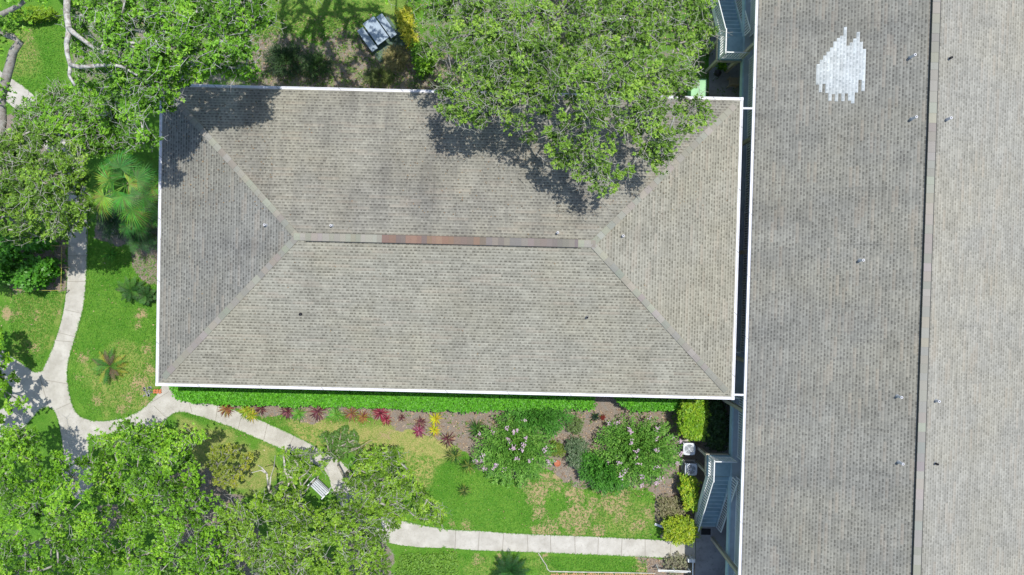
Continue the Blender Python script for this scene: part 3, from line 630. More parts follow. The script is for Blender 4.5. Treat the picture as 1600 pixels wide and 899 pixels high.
def grow(name, label, base, poly, z0, z1, n, leafLW, pal, seed, cr=.5, sprigs=26, per=7, mind=12, edge=60, holes=(), bark=BARKC, twigs=5, trunk_r=.2, fork=None, limbs=(), group=None, cat='tree', bare=.25, lift=0.0, flat=.55):
    rng = np.random.RandomState(seed); pts = sample_poly(poly, n, rng, mind, z0, z1, edge, holes)
    b = P(*base, 0.0); t = empty(name, tuple(b), label, cat, group)
    fk = b+np.array([0, 0, fork or z0*.55]); nodes = [b, (b+fk)/2+rng.randn(3)*[.06, .06, 0], fk]; par = [-1, 0, 1]; path = [0, 0, 0]
    for lm in limbs:   # explicit bare limbs [(px,py,z),...]
        w0 = P(*lm[0]); prev = 2 if lm is limbs[0] else 3+int(np.argmin([np.linalg.norm(w0-q) for q in nodes[3:]]))
        for q in lm:
            w_ = P(*q); nodes.append(w_); par.append(prev); path.append(path[prev]+.5*np.linalg.norm(w_-nodes[prev])); prev = len(nodes)-1
    order = np.argsort(np.linalg.norm(pts-fk, axis=1)); cl = []; nl = len(nodes)
    for i in order:
        p = pts[i]; nd = np.array(nodes[2:]); dd = np.linalg.norm(nd-p, axis=1)+.35*np.array(path[2:])+np.where((np.arange(2, len(nodes)) > 2) & (np.arange(2, len(nodes)) < nl), .8, 0)+np.where(nd[:, 2] > p[2]+.4, 1.5, 0)
        j = int(np.argmin(dd))+2; q = nodes[j]; L = np.linalg.norm(p-q); prev = j
        k = max(1, int(L/.7))
        for s in range(1, k+1):
            f = s/k; w_ = q+(p-q)*f+(rng.randn(3)*.11*min(L, 2.5)*(1 if s < k else 0)); w_[2] -= .12*L*math.sin(math.pi*f)*(1 if s < k else 0)
            nodes.append(w_); par.append(prev); path.append(path[prev]+L/k); prev = len(nodes)-1
        cl.append(prev)
    wgt = np.zeros(len(nodes)); 
    for i in cl: wgt[i] += 1
    for i in range(len(nodes)-1, 0, -1): wgt[par[i]] += wgt[i]
    wgt = np.maximum(wgt, .6); r = .018+(trunk_r-.018)*(wgt/wgt[0])**.52
    if limbs:
        k = 3
        for lm in limbs:
            for qi, q in enumerate(lm): r[k] = trunk_r*(.47 if lm is limbs[0] else .36)*(1-.72*qi/len(lm)); k += 1
    N = np.array(nodes); pa = np.array(par); ii = np.arange(1, len(N)); mb = MB(); mb.cur = bark
    for i in ii: r[i] = min(r[i], r[pa[i]])
    big = [i for i in ii if r[i] > .03]
    # chain big branches
    for i in big: mb.tube([N[pa[i]], N[i]], [min(r[pa[i]], r[i]*1.25), r[i]], 7, cap=True)
    mb.build('trunk', BARK, t, smooth=True)
    # sprigs
    cpos = N[cl]; nc = len(cpos); off = rng.randn(nc*sprigs, 3)
    off /= np.linalg.norm(off, axis=1)[:, None]; off *= (rng.rand(nc*sprigs)**.5)[:, None]*cr; off[:, 2] = off[:, 2]*flat+lift
    stretch = np.repeat(rng.uniform(.6, 1.35, nc), sprigs)[:, None]; sp = np.repeat(cpos, sprigs, 0)+off*stretch
    tone = np.clip(np.repeat(rng.rand(nc)*1.3-.15, sprigs)*.62+.38*rng.rand(nc*sprigs), 0, 1)
    V, F, C = leaf_cloud(sp, leafLW[0], leafLW[1], pal, rng, per, tone=tone)
    leafV = (V, F, C)
    parts = []; sm = np.array([i for i in ii if r[i] <= .03], int)
    if len(sm): parts.append(prisms(N[pa[sm]], N[sm], r[pa[sm]].clip(.01, .03), r[sm].clip(.008, .03), bark, rng))
    if twigs:
        sel = rng.rand(len(sp)) < twigs/sprigs; q0 = np.repeat(cpos, sprigs, 0)[sel]; q1 = sp[sel]+(sp[sel]-q0)*.25
        mid = (q0+q1)/2+rng.randn(len(q0), 3)*.07; rr = np.full(len(q0), .011)
        parts.append(prisms(q0, mid, rr*1.3, rr, bark, rng)); parts.append(prisms(mid, q1, rr, rr*.5, bark, rng))
        q2 = mid+(q1-mid)[:, [1, 0, 2]]*rng.uniform(-.9, .9, (len(mid), 1)); q2[:, 2] += .05; parts.append(prisms(mid, q2, rr*.8, rr*.4, bark, rng))
    if bare:   # pale bare twigs poking out on top
        nb = int(nc*bare*6); j = rng.randint(0, nc, nb); q0 = cpos[j]+rng.randn(nb, 3)*[cr*.4, cr*.4, .1]+[0, 0, cr*flat*.75]
        a = rng.rand(nb)*6.28; l = rng.uniform(.2, .55, nb); q1 = q0+np.stack([np.cos(a)*l, np.sin(a)*l, rng.uniform(.0, .3, nb)], 1); rr = np.full(nb, .013)
        parts.append(prisms(q0, q1, rr, rr*.7, tuple(min(.6, x*1.45) for x in bark), rng))
        for s in (-1, 1):
            a2 = a+s*rng.uniform(.4, .9, nb); l2 = l*rng.uniform(.4, .8, nb); q2 = q1+np.stack([np.cos(a2)*l2, np.sin(a2)*l2, rng.uniform(-.05, .2, nb)], 1)
            parts.append(prisms(q1, q2, rr*.7, rr*.4, tuple(min(.6, x*1.45) for x in bark), rng))
    if n < 60: np_mesh('crown', *merge([leafV]+parts), LEAF, t)
    else: np_mesh('crown', *leafV, LEAF, t); np_mesh('twigs', *merge(parts), BARK, t)
    return t
G_OAK = [(0.018, 0.052, 0.003), (0.077, 0.197, 0.011), (0.176, 0.41, 0.024), (0.344, 0.572, 0.054)]
G_OAK2 = [(0.022, 0.05, 0.005), (0.085, 0.176, 0.017), (0.194, 0.365, 0.035), (0.366, 0.534, 0.074)]
G_BRI = [(0.02, 0.055, 0.002), (0.08, 0.201, 0.008), (0.19, 0.419, 0.021), (0.358, 0.544, 0.049)]
G_OLI = [(0.027, 0.057, 0.004), (0.093, 0.194, 0.013), (0.21, 0.383, 0.027), (0.376, 0.544, 0.059)]
G_YEL = [(0.10, 0.16, 0.02), (0.22, 0.28, 0.03), (0.38, 0.38, 0.05)]
# 1 top-left oak with bare limbs
grow('oak_tree', 'spreading oak at the top left with thick pale forked limbs bare of leaves', (100, -70),
     [(135, -90), (440, -90), (428, 40), (413, 90), (398, 118), (330, 128), (285, 132), (275, 165), (258, 178), (250, 205), (242, 226), (208, 230), (196, 190), (188, 150), (118, 138), (112, 110), (112, 85), (112, 60), (116, 20)],
     9.2, 12.3, 380, (.115, .056), G_OAK, 1, cr=.40, sprigs=30, mind=8, lift=.1, bark=(0.56, 0.55, 0.51), holes=((197, 88, 12), (150, 120, 10), (128, 206, 15), (330, 60, 9), (255, 150, 8)), trunk_r=.30,
     limbs=([(106, -20, 10.6), (104, 18, 11.0), (108, 50, 11.2), (104, 68, 11.2), (105, 84, 11.3), (110, 103, 11.4), (108, 118, 11.4), (117, 134, 11.3)], [(108, 45, 11.25), (118, 54, 11.5), (140, 70, 11.6), (158, 82, 11.6), (171, 87, 11.6)], [(110, 101, 11.5), (125, 105, 11.6), (150, 103, 11.7), (172, 101, 11.8), (190, 104, 11.8), (215, 118, 11.8)]))
grow('oak_tree', 'lower oak crown between the bare forked limbs and the fan palm', (120, 215),
     [(24, 200), (38, 162), (80, 142), (118, 138), (192, 143), (206, 190), (214, 234), (180, 241), (130, 244), (70, 250), (35, 235)], 5.0, 7.0, 150, (.115, .056), G_OAK, 15, cr=.40, sprigs=28, mind=8, lift=.1, trunk_r=.2, bare=.4, holes=((60, 190, 10),))
grow('oak_tree', 'grey-green oak crown over the left edge, beside the fan palm', (-10, 330),
     [(-90, 225), (0, 222), (25, 200), (70, 190), (115, 215), (140, 262), (134, 300), (148, 335), (130, 362), (95, 376), (60, 370), (20, 380), (-90, 390)], 5.8, 8.6, 230, (.105, .05), G_OAK2, 2, cr=.38, sprigs=36, mind=7, lift=.1, trunk_r=.2)
# leaning trunk at left edge
t = empty('leaning_oak', tuple(P(-60, 215)), 'mottled grey bare trunk bent like an elbow at the top left edge', 'tree')
m = MB(); m.cur = (0.36, 0.34, 0.31)
m.tube([P(-60, 215, 0), P(-20, 232, 3.2), P(2, 222, 4.6), P(3, 190, 5.2), P(2, 150, 5.6), P(9, 125, 5.9), P(16, 100, 6.2), P(21, 80, 6.4), P(31, 66, 6.6), P(20, 58, 6.8), P(0, 50, 7.0), P(-30, 40, 7.3)], [.30, .26, .22, .20, .20, .20, .19, .18, .17, .16, .15, .13], 10)
m.tube([P(-40, 45, 7.2), P(-5, 26, 7.8), P(12, 18, 8.0), P(28, 10, 8.2), P(46, -4, 8.4)], [.13, .12, .11, .10, .08], 8); m.build('trunk', BARK, t, smooth=True)
rg = np.random.RandomState(77); cs = np.concatenate([P(x, y, z)+rg.randn(50, 3)*[.38, .3, .2] for x, y, z in ((12, 36, 7), (4, 42, 6.8), (22, 26, 7.6), (-20, 20, 8), (-10, 70, 7), (3, 145, 5.9), (30, -8, 8.6), (60, -5, 8.6))])
V, F, C = leaf_cloud(cs, .12, .06, G_OAK, rg); np_mesh('crown', V, F, C, LEAF, t)
# big centre oak
grow('oak_tree', 'large twiggy oak overhanging the north roof slope at the top centre', (880, 60),
     [(640, -110), (1160, -110), (1158, 5), (1140, 30), (1118, 60), (1108, 90), (1102, 120), (1092, 140), (1112, 170), (1118, 198), (1085, 212), (1066, 240), (1044, 266), (1002, 258), (980, 280), (958, 298), (928, 302), (905, 290), (893, 270), (850, 255), (832, 228), (800, 205), (770, 190), (745, 200), (722, 200), (698, 192), (684, 165), (690, 140), (665, 108), (655, 80), (668, 50), (640, 20)],
     8.7, 11.4, 560, (.10, .05), G_OAK2, 3, cr=.42, sprigs=32, mind=8, edge=110, trunk_r=.32, bark=(0.36, 0.36, 0.31), twigs=3.5, bare=.5, fork=4.5, flat=.5, lift=.12,
     holes=((858, 185, 12), (790, 172, 12), (1010, 215, 9)))
# off-frame oak north of the picnic table, its shade falls into the picture
grow('oak_tree', 'oak beyond the top edge shading the picnic table lawn', (520, -150), [(385, -230), (680, -230), (672, -20), (640, -14), (600, -5), (560, -14), (520, -6), (470, -12), (430, -8), (395, -20)], 9.0, 12.0, 120, (.14, .07), G_OAK, 4, cr=.42, sprigs=22, mind=13, trunk_r=.28)
# lower-left trees
grow('broadleaf_tree', 'bright green broadleaf tree filling the lower left corner', (90, 830), [(-90, 690), (0, 668), (30, 662), (65, 680), (66, 705), (100, 700), (130, 712), (165, 730), (190, 780), (195, 860), (180, 980), (-90, 980)], 4.0, 7.6, 205, (.115, .068), G_BRI, 5, lift=.1, cr=.5, sprigs=36, per=6, mind=10, trunk_r=.16, bare=.08, holes=((130, 760, 9), (20, 740, 8), (115, 815, 9)))
grow('broadleaf_tree', 'bushy bright green tree just below the path junction, left of the bare white stems', (270, 800), [(150, 680), (185, 665), (215, 652), (240, 668), (290, 672), (318, 662), (340, 668), (335, 695), (300, 706), (312, 740), (345, 790), (352, 830), (375, 880), (395, 980), (180, 980), (195, 860), (190, 780), (160, 722)], 3.8, 7.2, 225, (.112, .065), G_BRI, 6, lift=.1, cr=.48, sprigs=36, per=6, mind=10, trunk_r=.15, bare=.10, holes=((222, 722, 14), (285, 738, 10), (165, 770, 8), (130, 805, 10)))
grow('broadleaf_tree', 'dark-shadowed leafy tree at the left edge beside the forked path', (-20, 590), [(-90, 500), (0, 512), (12, 540), (14, 565), (30, 585), (28, 605), (42, 620), (38, 642), (18, 640), (0, 662), (-90, 690)], 2.6, 4.6, 50, (.17, .11), G_BRI, 7, cr=.36, sprigs=16, per=6, mind=12, trunk_r=.12, bare=0)
grow('small_yellow_tree', 'small yellow-green tree left of the bare white stems', (385, 720), [(322, 700), (345, 690), (372, 700), (392, 712), (388, 745), (370, 760), (345, 765), (328, 740)], 2.2, 4.0, 26, (.12, .07), G_YEL, 8, cr=.34, sprigs=20, per=5, mind=11, trunk_r=.06, bare=0)
grow('olive_green_tree', 'fine-leaved olive green tree above the right bend of the garden path', (640, 740), [(536, 752), (556, 722), (585, 702), (625, 704), (648, 740), (665, 772), (690, 800), (696, 822), (662, 812), (620, 822), (590, 800), (560, 800), (530, 790), (528, 770)], 3.6, 5.6, 105, (.13, .06), G_OLI, 9, cr=.42, sprigs=26, per=6, mind=11, trunk_r=.11, bare=.12, holes=((575, 790, 8), (640, 805, 8)))
grow('olive_green_tree', 'wide olive green tree at the bottom edge below the slatted bench', (500, 850), [(425, 768), (470, 782), (500, 792), (530, 775), (565, 788), (612, 806), (640, 822), (605, 848), (600, 880), (615, 980), (395, 980), (365, 880), (350, 830), (350, 795), (385, 778)], 4.0, 6.6, 200, (.125, .06), G_OLI, 10, cr=.46, sprigs=32, lift=.08, per=6, mind=9, trunk_r=.16, bare=.3, holes=((400, 835, 9), (500, 830, 8), (555, 850, 8), (420, 790, 6)))
grow('myrtle_tree', 'slender tree with bare forked white stems left of the slatted bench', (445, 752), [(428, 712), (448, 706), (468, 715), (470, 745), (466, 772), (440, 785), (424, 776), (445, 745)], 3.6, 5.2, 22, (.12, .06), G_OLI, 12, cr=.34, sprigs=20, per=6, mind=9, trunk_r=.13, bark=(0.62, 0.58, 0.50), bare=0,
     limbs=([(421, 768, 4.0), (419, 758, 4.4), (417, 740, 4.8), (409, 731, 5.0), (403, 727, 5.2)], [(421, 765, 4.1), (423, 745, 4.5), (428, 730, 4.8), (430, 712, 5.1)], [(417, 740, 4.8), (408, 735, 5.0), (393, 739, 5.2)]))
grow('young_tree', 'young green tree with one long side branch beside the slatted bench', (548, 735), [(505, 672), (545, 666), (566, 676), (560, 700), (548, 712), (520, 716), (505, 700)], 2.6, 4.0, 26, (.12, .06), [(0.05, 0.11, 0.02), (0.09, 0.20, 0.03), (0.15, 0.28, 0.05)], 13, cr=.32, sprigs=18, per=6, mind=9, trunk_r=.11, bark=(0.42, 0.38, 0.30), bare=0, limbs=([(528, 728, 2.2), (530, 712, 2.6)], [(540, 709, 2.9), (562, 699, 3.2), (581, 688, 3.4)]))
grow('olive_green_tree', 'thin olive tree whose branches cross the path left of the slatted bench', (500, 742), [(440, 706), (480, 706), (500, 704), (528, 714), (505, 736), (484, 748), (478, 770), (500, 785), (462, 785), (445, 770), (450, 735)], 3.0, 4.6, 36, (.12, .055), G_OLI, 14, cr=.32, sprigs=18, per=6, mind=9, trunk_r=.05, bare=.1)

# ------------------------------------------------------------------ shrubs
def shrub(name, label, poly, z0, z1, n, LW, pal, seed, cat='shrub', cr=.22, sprigs=10, per=6, group=None, dome=True, flower=None, nfl=0, stems=True, edge=25, mind=3):
    rng = np.random.RandomState(seed); pts = sample_poly(poly, n, rng, mind, z0, z1, edge); c = pts.mean(0); c = np.array([c[0], c[1], 0])
    t = empty(name, tuple(c), label, cat, group)
    sp = np.repeat(pts, sprigs, 0)+rng.randn(len(pts)*sprigs, 3)*[cr*.5, cr*.5, cr*.3]
    low = sp.copy(); low[:, 2] *= rng.uniform(.15, .75, len(sp)); sel = rng.rand(len(sp)) < .4
    V, F, C = leaf_cloud(np.concatenate([sp, low[sel]]), LW[0], LW[1], pal, rng, per); np_mesh('foliage', V, F, C, LEAF, t)
    if stems:
        k = rng.choice(len(pts), min(len(pts), 30), replace=False); p0 = c+np.stack([rng.randn(len(k))*.1, rng.randn(len(k))*.1, np.zeros(len(k))], 1)
        if z1 < 1.6 and len(pts) > 60: p0 = pts[k]*[1, 1, 0]
        V, F, C = prisms(p0, pts[k], np.full(len(k), .02), np.full(len(k), .008), (.2, .15, .1), rng); np_mesh('stems', V, F, C, BARK, t)
    if nfl:
        k = rng.randint(0, len(pts), nfl); fc = pts[k]+[0, 0, cr*.3+.08]; fc = np.repeat(fc, 9, 0)+rng.randn(nfl*9, 3)*[.07, .07, .03]
        V, F, C = leaf_cloud(fc, .075, .06, flower, rng, 4, upbias=.9); np_mesh('flowers', V, F, C, PETAL, t)
    return t
G_HED = [(0.05, 0.18, 0.010), (0.10, 0.36, 0.018), (0.18, 0.50, 0.03)]
G_LIM = [(0.10, 0.22, 0.012), (0.20, 0.40, 0.02), (0.38, 0.50, 0.03)]
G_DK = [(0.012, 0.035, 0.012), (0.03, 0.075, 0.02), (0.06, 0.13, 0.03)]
shrub('hedge', 'long clipped bright green hedge running under the front gutter', [(266, 590), (266, 612), (276, 624), (300, 630), (345, 633), (420, 634), (520, 636), (600, 638), (640, 642), (740, 644), (800, 640), (930, 640), (930, 606)], .75, 1.15, 2600, (.085, .06), G_HED, 30, cat='hedge', cr=.14, sprigs=5, per=6, edge=8, mind=2.2)
shrub('hedge', 'short low hedge below the front gutter, left of the tall lime shrub', [(962, 606), (962, 626), (980, 640), (1010, 643), (1064, 640), (1064, 610)], .7, 1.0, 420, (.085, .055), G_HED, 31, cat='hedge', cr=.14, sprigs=5, edge=8, mind=2.2)
shrub('lime_shrub', 'tall lime green clipped shrub just above the upper air conditioner', [(1063, 628), (1104, 626), (1105, 650), (1100, 686), (1072, 684), (1063, 674)], 1.3, 1.9, 330, (.13, .05), G_LIM, 32, cr=.2, sprigs=6, edge=12, mind=2.5)
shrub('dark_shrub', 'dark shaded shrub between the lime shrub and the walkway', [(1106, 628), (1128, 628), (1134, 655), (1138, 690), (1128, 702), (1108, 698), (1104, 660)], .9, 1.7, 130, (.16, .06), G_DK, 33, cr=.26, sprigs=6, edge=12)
shrub('croton_shrub', 'yellow-green shrub between the lower air conditioner and the stairs', [(1064, 744), (1088, 746), (1092, 780), (1088, 800), (1070, 795), (1064, 770)], .7, 1.2, 140, (.12, .05), G_LIM+[(0.5, 0.5, 0.05)], 34, cr=.18, sprigs=6, edge=12)
shrub('croton_shrub', 'round yellow-green shrub at the right end of the bottom path', [(1038, 815), (1060, 808), (1085, 812), (1092, 835), (1080, 850), (1055, 850), (1038, 838)], .8, 1.4, 210, (.13, .05), [(0.12, 0.20, 0.015), (0.28, 0.42, 0.02), (0.48, 0.50, 0.04)], 35, cr=.2, sprigs=6, edge=18)
shrub('grey_bush', 'sparse grey-brown bush between the round yellow shrub and the lawn corner', [(1026, 778), (1060, 775), (1070, 800), (1050, 812), (1028, 812)], .2, .5, 70, (.09, .04), [(0.16, 0.15, 0.07), (0.28, 0.25, 0.14), (0.22, 0.26, 0.10)], 36, cr=.2, sprigs=5, edge=15)
shrub('grey_bush', 'thin grey-green bush in the corner below the end of the bottom path', [(1042, 868), (1075, 866), (1084, 890), (1050, 905), (1035, 890)], .2, .5, 60, (.08, .04), [(0.18, 0.17, 0.12), (0.28, 0.26, 0.18), (0.20, 0.26, 0.10)], 37, cr=.2, sprigs=4, edge=15)
shrub('green_bush', 'soft grey-green bush left of the fern-leaved pink-flowering shrub', [(886, 690), (905, 684), (918, 695), (918, 720), (908, 738), (890, 728)], .5, .9, 90, (.11, .04), [(0.05, 0.10, 0.04), (0.11, 0.18, 0.08), (0.22, 0.27, 0.16)], 38, cr=.2, sprigs=6, edge=12)
shrub('green_bush', 'low yellowish bush just above the terracotta pot', [(860, 688), (878, 690), (884, 706), (878, 716), (862, 712)], .3, .7, 50, (.10, .035), [(0.10, 0.18, 0.02), (0.24, 0.32, 0.04)], 39, cr=.16, sprigs=5, edge=10)
shrub('green_bush', 'small pale bush on the mulch right of the leafy ginger clump', [(882, 655), (900, 650), (914, 660), (910, 676), (890, 680)], .3, .6, 50, (.08, .03), [(0.08, 0.15, 0.03), (0.18, 0.26, 0.08)], 40, cr=.16, sprigs=5, edge=10)
shrub('croton_shrub', 'yellow croton beside the picnic table under the oak', [(622, 15), (640, 10), (646, 40), (650, 75), (636, 72), (624, 45)], .6, 1.2, 90, (.15, .05), [(0.20, 0.28, 0.02), (0.45, 0.45, 0.03), (0.65, 0.58, 0.06)], 41, cr=.2, sprigs=5, edge=10)
shrub('green_bush', 'bright leafy bush right of the picnic table at the oak edge', [(645, 70), (672, 75), (676, 100), (662, 114), (648, 108)], .8, 1.5, 70, (.13, .06), G_BRI, 42, cr=.25, sprigs=7, edge=10)
shrub('hedge', 'small yellow-green clipped hedge near the top left corner', [(16, 18), (50, 10), (82, 12), (84, 26), (50, 32), (20, 30)], .5, .9, 210, (.08, .05), [(0.12, 0.24, 0.015), (0.28, 0.44, 0.02)], 43, cat='hedge', cr=.14, sprigs=5, edge=10, mind=2)
shrub('leafy_shrub', 'glossy green shrub inside the yellow string line left of the path', [(25, 425), (48, 408), (75, 408), (80, 425), (62, 440), (45, 452), (28, 448)], 1.2, 2.0, 60, (.20, .12), [(0.04, 0.13, 0.012), (0.07, 0.25, 0.016), (0.12, 0.34, 0.03)], 44, cr=.3, sprigs=7, edge=14)
shrub('leafy_shrub', 'glossy green shrub at the left edge above the yellow string line', [(-40, 372), (10, 370), (55, 362), (78, 372), (62, 388), (30, 392), (12, 420), (-5, 445), (-40, 445)], 1.3, 2.4, 110, (.20, .12), [(0.04, 0.13, 0.012), (0.07, 0.25, 0.016), (0.12, 0.34, 0.03)], 45, cr=.3, sprigs=7, edge=14)
shrub('ground_cover', 'flat bright green leafy ground cover right of the bottom trees', [(625, 866), (700, 862), (716, 866), (718, 960), (600, 960)], .08, .22, 900, (.07, .045), [(0.07, 0.17, 0.02), (0.15, 0.32, 0.035), (0.25, 0.42, 0.06)], 46, cat='ground cover', cr=.12, sprigs=4, edge=10, mind=2, stems=False)
# arching, long-leaved shrubs
def arching(name, label, cx, cy, rx, ry, z, n, LW, pal, seed, flower=None, nfl=0, cat='shrub', sector=(0, 6.283), nleaf=14):
    rng = np.random.RandomState(seed); b = P(cx, cy, 0); t = empty(name, tuple(b), label, cat); Ls, tips = [], []; st0, st1 = [], []
    sx = rx*.041; sy = ry*.041
    for i in range(n):
        a = rng.uniform(*sector); r = rng.uniform(.0, 1)**.6; zt = z*(1-.55*r*r)*rng.uniform(.8, 1.1)
        e = b+np.array([math.cos(a)*sx*r, math.sin(a)*sy*r, zt]); s = b+np.array([math.cos(a)*sx*r*.25, math.sin(a)*sy*r*.25, .1]); mid = (s+e)/2+[0, 0, z*.35]
        ts = np.linspace(.25, 1, nleaf)[:, None]; q = (1-ts)**2*s+2*ts*(1-ts)*mid+ts**2*e; Ls.append((q, e-s)); tips.append(e); st0.append(s); st1.append(q[len(q)//2])
    pos = np.concatenate([q for q, d in Ls]); dr = np.concatenate([np.repeat((d/np.linalg.norm(d))[None], len(q), 0) for q, d in Ls])
    N = len(pos); per = 3; pos = np.repeat(pos, per, 0)+rng.randn(N*per, 3)*.03; dr = np.repeat(dr, per, 0); N *= per
    side = np.cross(dr, [0, 0, 1.]); side /= np.linalg.norm(side, axis=1)[:, None]+1e-6
    sg = np.tile([-1, 0, 1], N//per)[:, None]; d = dr*.8+side*sg*.75+rng.randn(N, 3)*.22; d[:, 2] -= .1; d /= np.linalg.norm(d, axis=1)[:, None]
    up = np.array([0, 0, 1.])+rng.randn(N, 3)*.3; bb = np.cross(d, up); bb /= np.linalg.norm(bb, axis=1)[:, None]
    s = rng.uniform(.7, 1.2, N)[:, None]; a = d*LW[0]/2*s; bb = bb*LW[1]/2*s; c = pos+a
    V = np.stack([c-a, c+bb, c+a, c-bb], 1).reshape(-1, 3); F = np.arange(N*4).reshape(-1, 4)
    pal = np.array(pal); k = np.clip(.5*rng.rand(N)+.5*np.repeat(rng.rand(n), nleaf*per), 0, .99)*(len(pal)-1); i0 = k.astype(int); fr = (k-i0)[:, None]
    C = (pal[i0]*(1-fr)+pal[i0+1]*fr)*rng.uniform(.8, 1.2, (N, 1)); np_mesh('foliage', V, F, np.repeat(C, 4, 0), BLADE, t)
    V, F, C = prisms(np.array(st0), np.array(st1), np.full(n, .015), np.full(n, .008), (.12, .13, .05), rng); np_mesh('stems', V, F, C, BARK, t)
    if nfl:
        k = rng.choice(len(tips), nfl, replace=False); fc = np.array(tips)[k]+[0, 0, .14]; fc = np.repeat(fc, 10, 0)+rng.randn(nfl*10, 3)*[.07, .07, .03]
        V, F, C = leaf_cloud(fc, .06, .05, flower, rng, 3, upbias=.9); np_mesh('flowers', V, F, C, PETAL, t)
    return t
PINK = [(0.45, 0.28, 0.43), (0.58, 0.42, 0.54), (0.66, 0.54, 0.62)]
G_FL = [(0.036, 0.115, 0.015), (0.084, 0.23, 0.025), (0.156, 0.368, 0.045), (0.264, 0.437, 0.09)]
arching('flowering_shrub', 'large round shrub with scattered pink flowers left of the terracotta pot', 803, 698, 58, 52, 1.5, 460, (.18, .058), G_FL, 50, PINK, 26, nleaf=9)
arching('ginger_clump', 'dense fresh green leafy clump under the front gutter above the pink-flowering shrub', 838, 648, 48, 28, 1.2, 170, (.26, .06), [(0.04, 0.14, 0.015), (0.07, 0.24, 0.025), (0.12, 0.34, 0.05)], 51, nleaf=7, cat='plant')
arching('flowering_shrub', 'wide fern-leaved shrub with pink flower tufts left of the air conditioners', 992, 700, 62, 52, 1.6, 460, (.18, .055), G_FL, 52, PINK, 30, nleaf=9)
arching('fern_clump', 'deep green drooping fronds at the lower left of the fern-leaved flowering shrub', 948, 718, 42, 42, 1.5, 120, (.24, .06), [(0.03, 0.12, 0.012), (0.06, 0.22, 0.02), (0.10, 0.30, 0.03)], 53, sector=(2.6, 5.6), nleaf=12, cat='plant')
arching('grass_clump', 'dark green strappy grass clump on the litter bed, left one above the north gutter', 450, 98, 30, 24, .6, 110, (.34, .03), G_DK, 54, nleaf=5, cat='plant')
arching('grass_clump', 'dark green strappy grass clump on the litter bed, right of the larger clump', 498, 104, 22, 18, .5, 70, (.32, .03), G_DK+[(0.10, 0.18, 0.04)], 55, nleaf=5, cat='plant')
arching('grass_clump', 'tawny green grass clump below the picnic table near the gutter', 596, 122, 22, 12, .4, 60, (.30, .03), [(0.06, 0.12, 0.02), (0.2, 0.22, 0.07)], 56, nleaf=5, cat='plant')
arching('grass_clump', 'pale strappy grass clump right of the picnic table pad', 618, 92, 18, 18, .35, 60, (.28, .03), [(0.2, 0.22, 0.07), (0.42, 0.34, 0.16)], 57, nleaf=5, cat='plant')
# rosettes
def rosette(name, label, px, py, r, cols, seed, n=34, w=.06, h=.35, group=None, z=0.05, stem=0, cat='plant', droop=.25):
    rg = random.Random(seed); b = P(px, py, z+stem); b0 = P(px, py, 0); t = empty(name, (b[0], b[1], 0), label, cat, group); R = r*.043
    m = MB()
    n = int(n*1.5); w *= .8
    for i in range(n):
        a = i*2.399+rg.uniform(-.3, .3); f = (i+.5)/n; L = R*(.55+.5*f)*rg.uniform(.85, 1.1); el = (1-f)*1.15+.12
        m.cur = tuple(c_*rg.uniform(.75, 1.2) for c_ in rg.choice(cols)); d = Vector((math.cos(a), math.sin(a), 0)); s = Vector((-math.sin(a), math.cos(a), 0)); ww = w*rg.uniform(.8, 1.2)
        ps = []
        for k, tt in enumerate((0, .35, .7, 1)):
            rr = L*tt*math.cos(el*(1-.6*tt)); zz_ = L*math.sin(el)*tt*(1.1-droop*2*tt)+h*.15*math.sin(math.pi*tt); ps.append(Vector(b)+d*rr+Vector((0, 0, max(zz_, -stem*.5+.0))))
        wd = (.6, 1, .75, .05); vs = []
        for p_, q in zip(ps, wd): vs += [p_-s*ww*q/2+Vector((0, 0, .012)), p_-Vector((0, 0, .0)), p_+s*ww*q/2+Vector((0, 0, .012))]
        m.add(vs, [(0, 1, 4, 3), (1, 2, 5, 4), (3, 4, 7, 6), (4, 5, 8, 7), (6, 7, 10, 9), (7, 8, 11, 10)])
    m.build('leaves', BLADE, t)
    if stem or True:
        q = MB(); q.cur = (.25, .2, .14); q.tube([(b[0], b[1], -.03), (b[0], b[1], max(.06, z+stem))], .03, 6); q.build('stem', BARK, t)
    return t
BUR = [(0.13, 0.035, 0.05), (0.19, 0.07, 0.085), (0.08, 0.028, 0.035), (0.27, 0.17, 0.13)]
YG = [(0.30, 0.40, 0.03), (0.50, 0.52, 0.05), (0.16, 0.28, 0.02)]
GRN = [(0.07, 0.24, 0.02), (0.13, 0.36, 0.04), (0.22, 0.42, 0.08)]
RED = [(0.34, 0.03, 0.07), (0.22, 0.02, 0.05), (0.45, 0.14, 0.16), (0.14, 0.025, 0.035)]
BRZ = [(0.30, 0.14, 0.05), (0.22, 0.07, 0.05), (0.34, 0.26, 0.06)]
GB = 'strap-leaved plants along the hedge'
